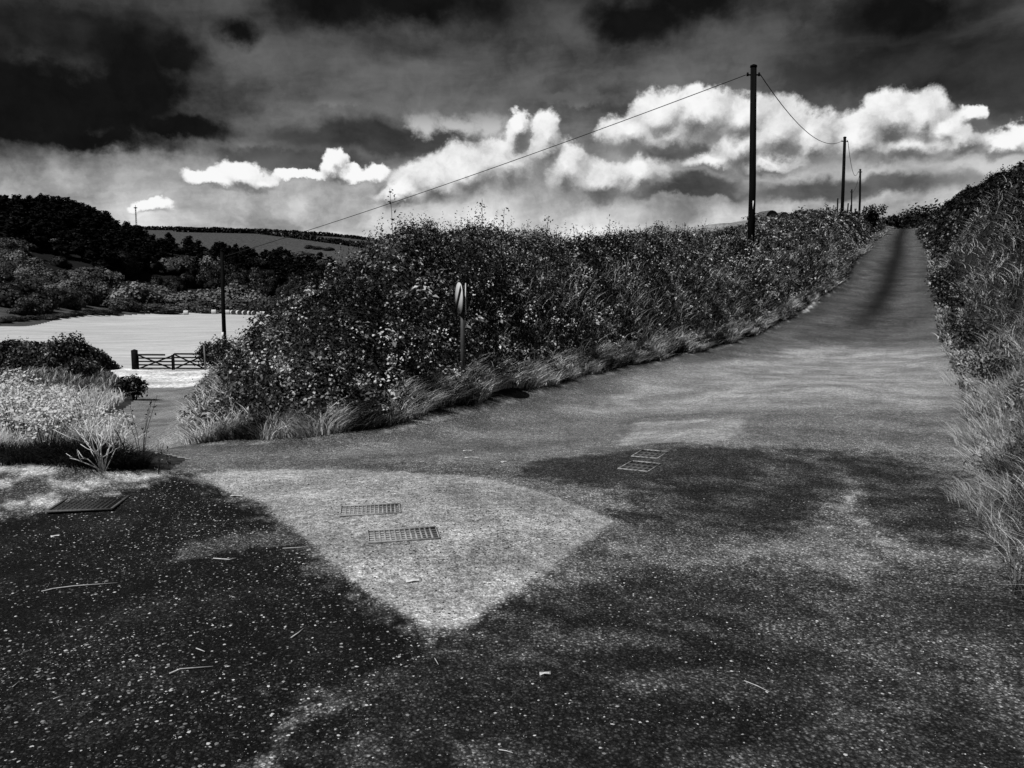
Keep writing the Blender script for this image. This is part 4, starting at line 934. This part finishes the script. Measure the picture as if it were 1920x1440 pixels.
for i in range(26):
    px = -20 + i * 9 + rng.normal(0, 3); py = float(np.interp(px, [-20, 0, 100, 200], [612, 608, 598, 590])) - rng.uniform(0, 6); x, y, z = hit(px, py); w_ = rng.uniform(26, 44)
    put_bush('low_bush', ['l_scrub', 'l_dark'][i % 2], x, y, w_ * y / FPX, rng.uniform(7, 13) * y / FPX, 'one of the low weedy bushes lining the near left edge of the stubble field', 'low bushes at the left field edge', 'bush', z)
W1 = [(-30, 404), (100, 404), (200, 432), (270, 462), (300, 500), (250, 520), (200, 520), (100, 478), (-30, 452)]
W2 = [(270, 462), (330, 470), (400, 476), (500, 490), (630, 508), (640, 545), (540, 560), (500, 525), (400, 522), (300, 500)]
k = 0
while k < 135:
    px, py = rng.uniform(-30, 300), rng.uniform(400, 520)
    if inside(np.array(px), np.array(py), W1): put_pine(px, py, rng.uniform(11, 15), 'one of the black pines filling the wooded hillside on the left', 'dark pines on the wooded hill'); k += 1
k = 0
while k < 80:
    px, py = rng.uniform(270, 640), rng.uniform(460, 560)
    if inside(np.array(px), np.array(py), W2): put_pine(px, py, rng.uniform(9, 13), 'one of the dark pines in the wood running right along the valley', 'dark pines in the valley wood'); k += 1
for i in range(30):
    px = 400 + i * 7.6; put_pine(px, float(np.interp(px, [400, 500, 630], [478, 488, 508])) + rng.uniform(-2, 2), rng.uniform(6, 9), 'one of the small spiky conifers along the upper edge of the valley wood', 'dark pines in the valley wood')
def far_hedge(label, pts, d, h, name='far_hedgerow', dens=1.0):
    t = thing(name, label, 'hedge', at_d(*pts[0], d))
    P = []
    for (a, b) in zip(pts[:-1], pts[1:]):
        m = max(2, int(abs(b[0] - a[0]) * 7 * dens))
        for u in np.linspace(0, 1, m): P.append(hit(a[0] + (b[0] - a[0]) * u, a[1] + (b[1] - a[1]) * u))
    P = np.array(P); P = P + rng.normal(0, 1.2, P.shape) * np.array([1, 1, 0]); P[:, 2] = zt(P[:, 0], P[:, 1]) + rng.random(len(P)) * h * (.7 + .6 * fbm(P[:, 0] * .05, P[:, 1] * 0, 3, 9))
    f = Fol(); f.leaves(P, rng.normal(size=P.shape) + np.array([0, -1, .3]), rng.uniform(1.6, 3.6, len(P)), rng.random(len(P)) * .9, .9); f.build('foliage', M['l_dark'], t); fix_children(t)
far_hedge('dark hedgerow along the skyline of the far hill', [(262, 431), (330, 432), (450, 435), (550, 439), (640, 445), (700, 452)], 1050, 4)
far_hedge('dark hedgerow crossing the far hillside pasture', [(330, 435), (480, 438), (560, 448), (640, 459), (700, 468)], 1000, 6, dens=1.3)
for px, py, lab in [(580, 466, 'leftmost small dark shrub on the far pasture'), (597, 468, 'middle small dark shrub on the far pasture'), (618, 470, 'rightmost small dark shrub on the far pasture')]:
    x, y, z = hit(px, py); put_bush('far_shrub', 'l_dark', x, y, 14, 5, lab, 'shrubs on the far pasture', 'bush', z)

# ------------------------------------------------------------------ telegraph poles and wires
def pole(label, px, d, topy, dia, group='telegraph poles', pxt=None, basey=400, tagplate=None):
    x = at_d(px, basey, d)[0]; z = z1(x, d) - .3; top = at_d(pxt or px, topy, d); lean = (top[0] - x); h = top[2] - z
    lean *= h / max(1, top[2] - at_d(px, basey, d)[2]); x = top[0] - lean
    t = thing('telegraph_pole', label, 'telegraph pole', (x, d, z), group)
    m = MB(); m.tube([(0, 0, 0), (0, 0, h * .5), (lean, 0, h)], [dia * .53, dia * .48, dia * .42], 14); m.build('shaft', M['pole'], t, True)
    m = MB(); m.tube([(lean, 0, h - .02), (lean, 0, h + .05), (lean, 0, h + .10)], [dia * .5, dia * .47, dia * .1], 14); m.build('cap', M['pole'], t)
    for s in (-1, 1):
        m = MB(); m.tube([(lean + s * dia * .35, 0, h - .34), (lean + s * (dia * .5 + .10), 0, h - .32)], [.035, .03], 6); m.tube([(lean + s * (dia * .5 + .09), 0, h - .38), (lean + s * (dia * .5 + .09), 0, h - .24)], [.05, .04], 8); m.build('bracket', M['pole'], t)
    if tagplate:
        zz, w_, hh = tagplate; m = MB(); m.box((-.05 * (w_ > .1), -dia * .5 - .012, zz - z), (w_, .012, hh)); m.build('marker_plate', M['white'], t)
    return Vector((x + lean, d, z + h - .33))
p1 = pole('tall near telegraph pole standing in the hedge beside the road', 1407, 35, 125, .30, pxt=1413, basey=430, tagplate=(at_d(1412, 385, 35)[2], .04, .35))
p2 = pole('second telegraph pole, behind the near one up the hill', 1579, 75, 258, .30, pxt=1584, basey=388)
p3 = pole('third telegraph pole, furthest right against the sky', 1611, 113, 318, .29, pxt=1613, basey=388)
p4 = pole('smallest telegraph pole, between the second and third ones', 1596, 130, 356, .24, pxt=1597, basey=390)
p5 = pole('dark telegraph pole by the lane in front of the stubble field', 421, 50, 470, .25, pxt=416, basey=630, tagplate=(at_d(420, 628, 50)[2], .13, .36))
def wire(label, a, b, sag, rad):
    pts = [a.lerp(b, t) - Vector((0, 0, sag * 4 * t * (1 - t))) for t in np.linspace(0, 1, 28)]
    m = MB(); m.tube(pts, rad, 5, False); tag(m.build('overhead_wire', M['wire']), label, 'wire', 'overhead wires')
wire('overhead wire running down from the near pole to the pole by the lane', p1 + Vector((-.3, 0, 0)), p5 + Vector((.22, 0, 0)), .25, .017)
wire('sagging overhead wire between the near pole and the second pole', p1 + Vector((.3, 0, 0)), p2 + Vector((-.3, 0, 0)), 1.15, .020)
wire('sagging overhead wire between the second and third poles', p2 + Vector((.3, 0, 0)), p3 + Vector((-.3, 0, 0)), 1.5, .024)
wire('short overhead wire between the third and smallest poles', p3, p4, .8, .022)

# ------------------------------------------------------------------ field gate
gl = Vector(((251 - 960) / FPX * 50, 50, 0)); gr = Vector(((389 - 960) / FPX * 50, 49.7, 0)); gl.z = z1(gl.x, gl.y); gr.z = z1(gr.x, gr.y)
m = MB(); m.box((0, 0, .55), (.30, .28, 1.3)); m.add(np.array([(-.15, -.14, 1.2), (.15, -.14, 1.2), (.15, .14, 1.2), (-.15, .14, 1.2), (0, 0, 1.27)]), (), [(0, 1, 4), (1, 2, 4), (2, 3, 4), (3, 0, 4)])
o = m.build('gatepost', M['gate']); o.location = gl; tag(o, 'thick dark wooden gatepost at the left end of the field gate', 'gatepost')
m = MB(); m.tube([(0, 0, -.2), (.01, 0, .8), (-.02, 0, 1.55)], [.06, .055, .05], 8); o = m.build('gatepost', M['greywood']); o.location = gr + Vector((0, -.25, 0)); tag(o, 'slim grey leaning post at the right end of the field gate', 'gatepost')
def gate_leaf(label, a, b, z0, hgt, short):
    t = thing('field_gate', label, 'gate', (a.x, a.y, z0), 'field gates'); v = Vector((b.x - a.x, b.y - a.y, 0)); n_ = v.normalized()
    def at(u, z, off=0): return (v.x * u, v.y * u + off, z)
    for k in range(5):
        z = .10 + (hgt - .16) * (1 - (1 - k / 4) ** 1.0); u0, u1 = (0, 1)
        if k == 4: u0, u1 = short
        m = MB(); m.beam(at(u0, z), at(u1, z), .035, .10 if k == 4 else .085); m.build('rail', M['gate'], t)
    for u in (.0, 1.0):
        m = MB(); m.beam(at(u, .02, -.0), at(u, hgt - .05), .07, .075) if u in short or True else None; m.build('stile', M['gate'], t)
    for (u0, z0_, u1, z1_, off) in ((.04, hgt - .1, .97, .1, -.04), (.04, .1, .97, hgt - .14, .04)):
        m = MB(); m.beam(at(u0, z0_, off), at(u1, z1_, off), .03, .085); m.build('brace', M['gate'], t)
    return t
midg = gl.lerp(gr, .535)
gate_leaf('left leaf of the dark five-barred wooden field gate', gl + Vector((.2, 0, 0)), midg + Vector((-.05, 0, 0)), gl.z - .02, 1.0, (0, .80))
gate_leaf('right leaf of the dark five-barred wooden field gate, partly in the hedge', midg + Vector((.05, 0, 0)), gr + Vector((-.08, 0, 0)), gr.z - .02, 1.06, (.02, 1))
near_bush('bush', 'dark bramble spilling over the right end of the field gate', gr.x + .1, 50.9, 1.25, .8, 1.8, 2600, 'l_dark', size=.14)
near_bush('bush', 'dark hedge shrub between the gate and the lane telegraph pole', gr.x + 1.3, 49.2, 1.3, .9, 2.1, 2600, 'l_bank', size=.14)
near_bush('bush', 'dark hedge shrub behind the foot of the lane telegraph pole', gr.x + 3.0, 51.0, 1.6, 1.1, 2.4, 2600, 'l_dark', size=.14)

# ------------------------------------------------------------------ speed sign
sx, sy = at_d(868, 700, 12.7)[0], 12.7; sz = float(hedge_T(np.array([sx]), np.array([sy]))[0])
sg = thing('road_sign', 'thin post with a white round sign crossed by a black diagonal bar, seen almost edge-on', 'road sign', (sx, sy, sz - .1))
ztop = at_d(868, 536, 12.7)[2] - sz + .1; zc = at_d(864, 559, 12.7)[2] - sz + .1
m = MB(); m.box((0, 0, ztop / 2 - .1), (.066, .066, ztop + .1)); m.build('post', M['postgrey'], sg)
def disc(name, off, nrm, front, back, bar, lab=None):
    nrm = Vector(nrm).normalized(); q = nrm.to_track_quat('Z', 'Y'); Rm = np.array(q.to_matrix()); r = .246; k = 40
    a = np.arange(k) * 2 * math.pi / k; ring = np.stack([np.cos(a) * r, np.sin(a) * r, np.zeros(k)], 1); ctr = np.array(off)
    V = np.concatenate([ring + [0, 0, .004], ring - [0, 0, .012], [[0, 0, .004], [0, 0, -.012]]]) @ Rm.T + ctr
    T = [(2 * k, i, (i + 1) % k) for i in range(k)] + [(2 * k + 1, k + (i + 1) % k, k + i) for i in range(k)]; Q = [(i, k + i, k + (i + 1) % k, (i + 1) % k) for i in range(k)]
    me = nmesh(name, V, [np.array(Q), np.array(T)], [front, back, M['signw']], fmat=[2] * k + [0] * k + [1] * k); o = link(name, me, sg)
    if lab: o['label'] = lab
    if bar:                                           # diagonal bar, from upper right to lower left as read from the front
        rt = nrm.cross(Vector((0, 0, 1))).normalized() * -1; up = nrm.cross(rt) * 1
        if up.z < 0: up = -up
        d_ = (rt + up).normalized(); s_ = (rt - up).normalized(); hw = .055; pts = []
        L_ = math.sqrt(r * r - hw * hw) - .002
        quad = [d_ * -L_ + s_ * hw, d_ * L_ + s_ * hw, d_ * L_ - s_ * hw, d_ * -L_ - s_ * hw]
        V = [Vector(off) + p + nrm * h for h in (.0045, .0065) for p in quad]; m = MB(); m.add(V, [(0, 1, 2, 3), (7, 6, 5, 4), (0, 4, 5, 1), (1, 5, 6, 2), (2, 6, 7, 3), (3, 7, 4, 0)]); m.build('diagonal_bar', M['signk'], o)
disc('sign_face', (-.055, -.03, zc), (-.955, -.29, 0), M['signw'], M['steel'], True)
disc('rear_sign_face', (.055, .03, zc - .01), (.997, .04, 0), M['signk'], M['signk'], False, 'second round sign facing the other way, seen only as a pale rim')
for zz in (zc - .12, zc + .12):
    m = MB(); m.box((0, 0, zz), (.12, .05, .03)); m.build('clamp', M['steel'], sg)

# ------------------------------------------------------------------ covers and grating in the road
def slab_z(x, y): return z1(x, y) + .006
def cover(name, label, cat, px, py, w_, l_, rotd, rim, plate, nx, ny, rimw=.018, group=None, lat=None):
    x, y, z = hit(px, py); t = thing(name, label, cat, (x, y, z + .006), group, R(rotd)); hw, hl = w_ / 2, l_ / 2
    m = MB()
    for (cx_, cy_, a, b) in ((0, hl, w_, rimw), (0, -hl, w_, rimw), (hw, 0, rimw, l_ - rimw), (-hw, 0, rimw, l_ - rimw)): m.box((cx_, cy_, .004), (a if a != w_ else w_ + rimw, b, .014))
    m.build('frame', rim, t)
    m = MB(); m.box((0, 0, -.002), (w_ - rimw * 1.6, l_ - rimw * 1.6, .008)); m.build('lid', plate, t)
    m = MB(); iw, il = w_ - rimw * 2, l_ - rimw * 2
    for i in range(1, nx): m.box((-iw / 2 + iw * i / nx, 0, .0035), (iw / nx * .38, il, .006))
    for j in range(1, ny): m.box((0, -il / 2 + il * j / ny, .0030), (iw, il / ny * .38, .0056))
    m.build('tread_pattern', lat or rim, t); return t
dusty = plain('dusty_iron', .20, .38, 30, .8); dullrim = plain('dull_rim', .05, .12, 60, .7); pocket = plain('dark_pocket', .01, .03, 50, .8); softpocket = plain('silted_pocket', .03, .12, 25, .9)
cover('utility_cover', 'dusty patterned utility cover in the pale patch, the farther and smaller of two', 'utility cover', 695, 958, .43, .26, 9, dusty, softpocket, 14, 5, .007, 'utility covers in the pale patch', dusty)
cover('utility_cover', 'dusty patterned utility cover in the pale patch, the nearer and larger of two', 'utility cover', 756, 1005, .45, .26, 11, dusty, softpocket, 13, 5, .007, 'utility covers in the pale patch', dusty)
cover('manhole_cover', 'farther steel-rimmed double cover in the dark tarmac', 'manhole cover', 1219, 853, .27, .40, -26, M['ironrim'], pocket, 4, 3, .011, 'steel-rimmed covers in the dark tarmac', dullrim)
cover('manhole_cover', 'nearer steel-rimmed double cover in the dark tarmac', 'manhole cover', 1200, 876, .29, .40, -28, M['ironrim'], pocket, 5, 3, .011, 'steel-rimmed covers in the dark tarmac', dullrim)
cover('drain_grate', 'dark square cast iron cover at the edge of the dusty verge', 'drain cover', 168, 946, .46, .42, 8, dullrim, M['iron'], 12, 9, .02, None, M['iron'])

# ------------------------------------------------------------------ loose chippings, twigs, litter
def stones(name, label, n, poly_px, smin, smax, mat, pow_=2.2, flat=.5, maskf=None):
    p = np.array(px_poly(poly_px)); lo, hi_ = p.min(0), p.max(0); out = []
    while sum(map(len, out)) < n:
        q = rng.uniform(lo, hi_, (n * 3, 2)); q = q[inside(q[:, 0], q[:, 1], p)]
        cl = fbm(q[:, 0] * 1.7, q[:, 1] * 1.7, 3, 33); q = q[rng.random(len(q)) < (cl * 1.5 - .25) * np.minimum(1, (4.5 / np.hypot(q[:, 0], q[:, 1])) ** .8)]; out.append(q)
    q = np.concatenate(out)[:n]; s = smin + (smax - smin) * rng.random(n) ** pow_
    base = np.array([(1, 0, 0), (.3, .95, 0), (-.85, .5, 0), (-.7, -.7, 0), (.45, -.9, 0), (.15, .1, .8)])
    V = base[None] * rng.uniform(.6, 1.25, (n, 6, 1)) * s[:, None, None] * .5; V[:, :, 2] *= flat
    a = rng.uniform(0, 6.28, n); c_, s_ = np.cos(a)[:, None], np.sin(a)[:, None]; el = rng.uniform(.55, 1, n)[:, None]
    X = V[:, :, 0] * c_ - V[:, :, 1] * el * s_; Y = V[:, :, 0] * s_ + V[:, :, 1] * el * c_
    V = np.stack([X + q[:, 0:1], Y + q[:, 1:2], V[:, :, 2] + zt(q[:, 0], q[:, 1])[:, None] + .005], -1).reshape(-1, 3)
    F = (np.arange(n)[:, None, None] * 6 + np.array([(0, 1, 5), (1, 2, 5), (2, 3, 5), (3, 4, 5), (4, 0, 5)])[None]).reshape(-1, 3)
    r_ = np.repeat(rng.random(n), 5)
    return tag(link(name, nmesh(name, V, F, mat, {'rnd': ('FACE', r_)})), label, 'gravel', kind='stuff')
chip = leafmat('chipping_tones', [(0, .02), (.55, .06), (.78, .2), (1, .6)], rough=.8, trans=0, spec=.2)
darkchip = leafmat('dark_chipping_tones', [(0, .006), (.6, .02), (1, .06)], rough=.8, trans=0, spec=.2)
DL = [(-60, 985), (240, 912), (370, 900), (510, 958), (600, 1050), (740, 1150), (830, 1200), (700, 1330), (640, 1500), (-60, 1500)]
stones('loose_chippings', 'pale loose chippings scattered over the dark tarmac at the lower left', 12000, DL, .004, .021, chip, 3.0)
stones('loose_chippings', 'sparse loose chippings on the lower right of the road', 9000, [(700, 1250), (1000, 1090), (1300, 930), (1880, 930), (1990, 1200), (1990, 1500), (600, 1500)], .004, .018, chip, 3)
stones('dark_grit', 'dark grit scattered over the pale road patch', 2600, [(380, 893), (880, 898), (1120, 975), (1000, 1090), (830, 1180), (640, 1080), (500, 960)], .006, .02, darkchip, 2)
stones('dark_grit', 'dark crumbly grit on the tarmac in the foreground', 16000, [(-40, 1000), (300, 920), (600, 1050), (830, 1200), (1200, 1060), (1990, 1050), (1990, 1500), (-60, 1500)], .006, .022, darkchip, 2)
def twig(label, pts, rad, mat='stalk', name='dry_stalk'):
    rad *= .7
    P = []
    for px, py in pts: x, y, z = hit(px, py); P.append(Vector((x, y, z + rad + .006)))
    c = P[0].copy(); m = MB(); m.tube([p - c + Vector((0, 0, rng.uniform(0, rad * 1.5))) for p in P], [rad] + [rad * .9] * (len(P) - 2) + [rad * .5], 5)
    o = m.build(name, M[mat]); o.location = c; tag(o, label, 'dry stalk', 'dry stalks lying on the road')
twig('long pale stalk with a knobbly left end, lying at the lower left', [(78, 1112), (100, 1107), (140, 1103), (220, 1096)], .005)
twig('pale bent stalk near the bottom, left of the middle', [(318, 1268), (338, 1259), (400, 1255)], .005)
twig('short pale stalk tilted up to the right below the pale patch', [(546, 1200), (560, 1190), (569, 1183)], .005)
twig('small pale stalk between the two bent stalks, tilted down', [(368, 1219), (384, 1226)], .004)
twig('pale stalk lying beside the grey streak', [(530, 1031), (560, 1029), (590, 1026)], .003)
twig('dark-ended twig below the grey streak', [(400, 1050), (430, 1052), (442, 1050)], .005)
twig('thin pale stalk at the lower left edge, tilted', [(24, 1292), (34, 1283)], .003)
twig('pale stalk at the bottom left corner', [(100, 1315), (120, 1308)], .003)
twig('tiny forked pale twig at the bottom right of the middle', [(935, 1411), (950, 1412), (962, 1416)], .003)
twig('pale stalk on the right foreground, tilted down', [(1395, 1280), (1420, 1290), (1442, 1301)], .003)
twig('upright-looking pale stalk in the bottom middle', [(815, 1238), (822, 1250)], .003)
twig('thick bare stick at the foot of the right bank', [(1856, 972), (1890, 962), (1930, 946)], .007)
twig('bent pale stick just below the thick one at the right bank', [(1840, 982), (1852, 988), (1868, 985)], .004)
twig('thin pale stalk on the middle right of the road', [(1565, 785), (1600, 779)], .006)
twig('grey stalk at the right road edge by the dark area', [(1758, 855), (1770, 858)], .004)
def litter(label, px, py, w_, l_, rot, name='litter'):
    x, y, z = hit(px, py); a = [(-1, -.6, 0), (-.2, -1, .3), (.9, -.7, .0), (1, .3, .25), (.1, 1, 0), (-.9, .6, .15)]
    V = [(p[0] * w_ / 2, p[1] * l_ / 2, .008 + p[2] * .03) for p in a]; V += [(p[0], p[1], p[2] - .003) for p in V]
    k = 6; m = MB(); m.add(V, [(i, i + k, (i + 1) % k + k, (i + 1) % k) for i in range(k)] + [(0, 1, 2, 3), (0, 3, 4, 5), (9, 8, 7, 6), (11, 10, 9, 6)]); o = m.build(name, M['paper']); o.location = (x, y, z); o.rotation_euler = (0, 0, R(rot)); tag(o, label, 'litter', 'scraps lying on the road')
litter('flat white scrap in the middle of the road, the farther of a pair', 877, 846, .11, .05, 5)
litter('dull flat scrap just below the white one in the road', 885, 859, .16, .05, 3)
litter('small crumpled white scrap left of the steel-rimmed covers', 945, 867, .07, .06, 30)
litter('white scrap at the hedge edge of the road', 1283, 663, .20, .12, 0)
litter('pale scrap on the left part of the pale patch', 445, 931, .11, .05, 0)
litter('crumpled pale leaf in the pale patch near its tip', 775, 1090, .09, .07, 20)
litter('pale curled leaf in the dark gravel by the cover', 104, 1007, .06, .05, 40)
litter('pale scrap in the foreground below the middle', 1022, 1266, .05, .03, 10)

# ------------------------------------------------------------------ round bales, pig arks, posts, mast
def bale_proto():
    t = link('hay_bale', None); k = 24; a = np.arange(k) * 2 * math.pi / k; r = .66
    m = MB(); V = np.concatenate([np.stack([np.full(k, xx), np.cos(a) * r * q, np.sin(a) * r * q + r], 1) for xx, q in ((-.62, .96), (-.5, 1), (.5, 1), (.62, .96))]); m.add(V, [(j * k + i, j * k + (i + 1) % k, (j + 1) * k + (i + 1) % k, (j + 1) * k + i) for j in range(3) for i in range(k)]); m.build('wrap', M['hay'], t, True)
    for s in (-1, 1):
        V = np.concatenate([np.stack([np.full(k, s * .621), np.cos(a) * r * .96, np.sin(a) * r * .96 + r], 1), [[s * .60, 0, r]]]); m = MB(); T = [(k, i, (i + 1) % k) for i in range(k)]; m.add(V, (), T if s > 0 else [f_[::-1] for f_ in T]); m.build('end_face', M['hayend'], t)
    return t
bp = bale_proto(); first = True
for px, py, rot, lab in [(351, 590, 10, 'single round hay bale standing apart at the left of the far field edge'), (403, 588, 12, 'round hay bale just left of the lane telegraph pole'), (428, 588, 20, 'round hay bale directly right of the lane telegraph pole'), (438, 588, -55, 'round hay bale with its dark end showing, second right of the pole'), (449, 588, -50, 'third round hay bale right of the lane pole'), (460, 588, -55, 'fourth round hay bale right of the lane pole, dark end forward'), (470, 588, -50, 'fifth round hay bale right of the lane pole'), (477, 588, -60, 'sixth round hay bale right of the lane pole'), (487, 587, 15, 'pale round hay bale near the hedge, third from the right end'), (495, 587, 5, 'pale round hay bale second from the right end'), (516, 587, 0, 'rightmost round hay bale, half hidden by the hedge')]:
    o = bp if first else copy_tree(bp); first = False
    d = 232; x = (px - 960) / FPX * d; o.location = (x, d, z1(x, d) - .03); o.rotation_euler = (0, 0, R(rot)); tag(o, lab, 'hay bale', 'hay bales at the far field edge')
def ark(label, px, py, d, w_, rot):
    x = (px - 960) / FPX * d; z = max(at_d(px, py, d)[2], z1(x, d) - .4); t = thing('pig_ark', label, 'hut', (x, d, z - .25), 'arched huts in the pasture', R(rot)); r = w_ / 2; k = 30; L_ = 2.2
    a = np.linspace(0, math.pi, k); rr_ = r * (1 + .02 * np.cos(np.arange(k) * math.pi)); m = MB()
    V = np.concatenate([np.stack([np.cos(a) * rr_, np.full(k, yy), np.sin(a) * rr_ * .95 + .25], 1) for yy in (-L_ / 2, L_ / 2)]); m.add(V, [(i, i + 1, k + i + 1, k + i) for i in range(k - 1)]); m.build('roof', M['tin'], t)
    m = MB(); V = np.concatenate([np.stack([np.cos(a) * r * .97, np.full(k, -L_ / 2 + .1), np.sin(a) * r * .92 + .25], 1), [[0, -L_ / 2 + .1, .25]]]); m.add(V, (), [(k, i, i + 1) for i in range(k - 1)]); m.build('end_wall', M['trunk'], t)
    m = MB(); m.box((0, 0, .12), (w_ * .98, L_ * .96, .3)); m.build('base', M['trunk'], t)
ark('arched tin hut in the pasture just right of the near telegraph pole', 1430, 411, 112, 2.3, 25)
ark('second arched tin hut, half hidden behind the hedge', 1453, 412, 114, 2.0, 25)
for i, (px, ty, d, tl, lab) in enumerate([(1571, 372, 78, 0, 'tallest fence post on the hilltop beside the second telegraph pole'), (1548, 388, 66, .1, 'broken fence post at the left end of the hilltop row'), (1555, 390, 68, -.05, 'second stub fence post from the left on the hilltop'), (1588, 381, 80, .12, 'leaning thin fence post right of the second pole'), (1592, 384, 82, .2, 'short leaning post beside the leaning thin one'), (1604, 392, 86, .0, 'stub post left of the third telegraph pole'), (1616, 386, 90, .25, 'leaning post right of the third telegraph pole'), (1621, 387, 92, .2, 'outermost leaning post before the thorn tree'), (1535, 397, 62, 0, 'low post in the hedge left of the hilltop row'), (1388, 422, 46, .05, 'low post left of the near telegraph pole'), (1430, 421, 46, .1, 'low post right of the near telegraph pole')]):
    x, y, zt_ = at_d(px, ty, d); zb = z1(x, y); m = MB(); m.tube([(0, 0, 0), (tl * (zt_ - zb) * .4, 0, zt_ - zb)], [.075, .065], 7); o = m.build('fence_post', M['pole']); o.location = (x, y, zb); tag(o, lab, 'fence post', 'fence posts along the hedge top')
mx, my, mz = at_d(254, 388, 500); mb_ = z1(mx, my); t = thing('radio_mast', 'thin radio mast on the skyline at the right end of the wooded ridge', 'mast', (mx, my, mb_)); hm = mz - mb_
m = MB()
for k_ in range(3): m.tube([(.55 * math.cos(k_ * 2.09), .55 * math.sin(k_ * 2.09), 0), (.3 * math.cos(k_ * 2.09), .3 * math.sin(k_ * 2.09), hm)], .09, 5)
for j in np.linspace(.05, .97, 16):
    for k_ in range(3): rj = .55 - .25 * j; m.tube([(rj * math.cos(k_ * 2.09), rj * math.sin(k_ * 2.09), hm * j), (rj * math.cos((k_ + 1) * 2.09), rj * math.sin((k_ + 1) * 2.09), hm * min(1, j + .06))], .05, 4)
m.build('lattice', M['pole'], t)
m = MB(); m.box((0, 0, hm - .5), (2.0, .4, .5)); m.tube([(0, 0, hm), (0, 0, hm + 1.2)], .1, 5); m.build('antenna', M['pole'], t)
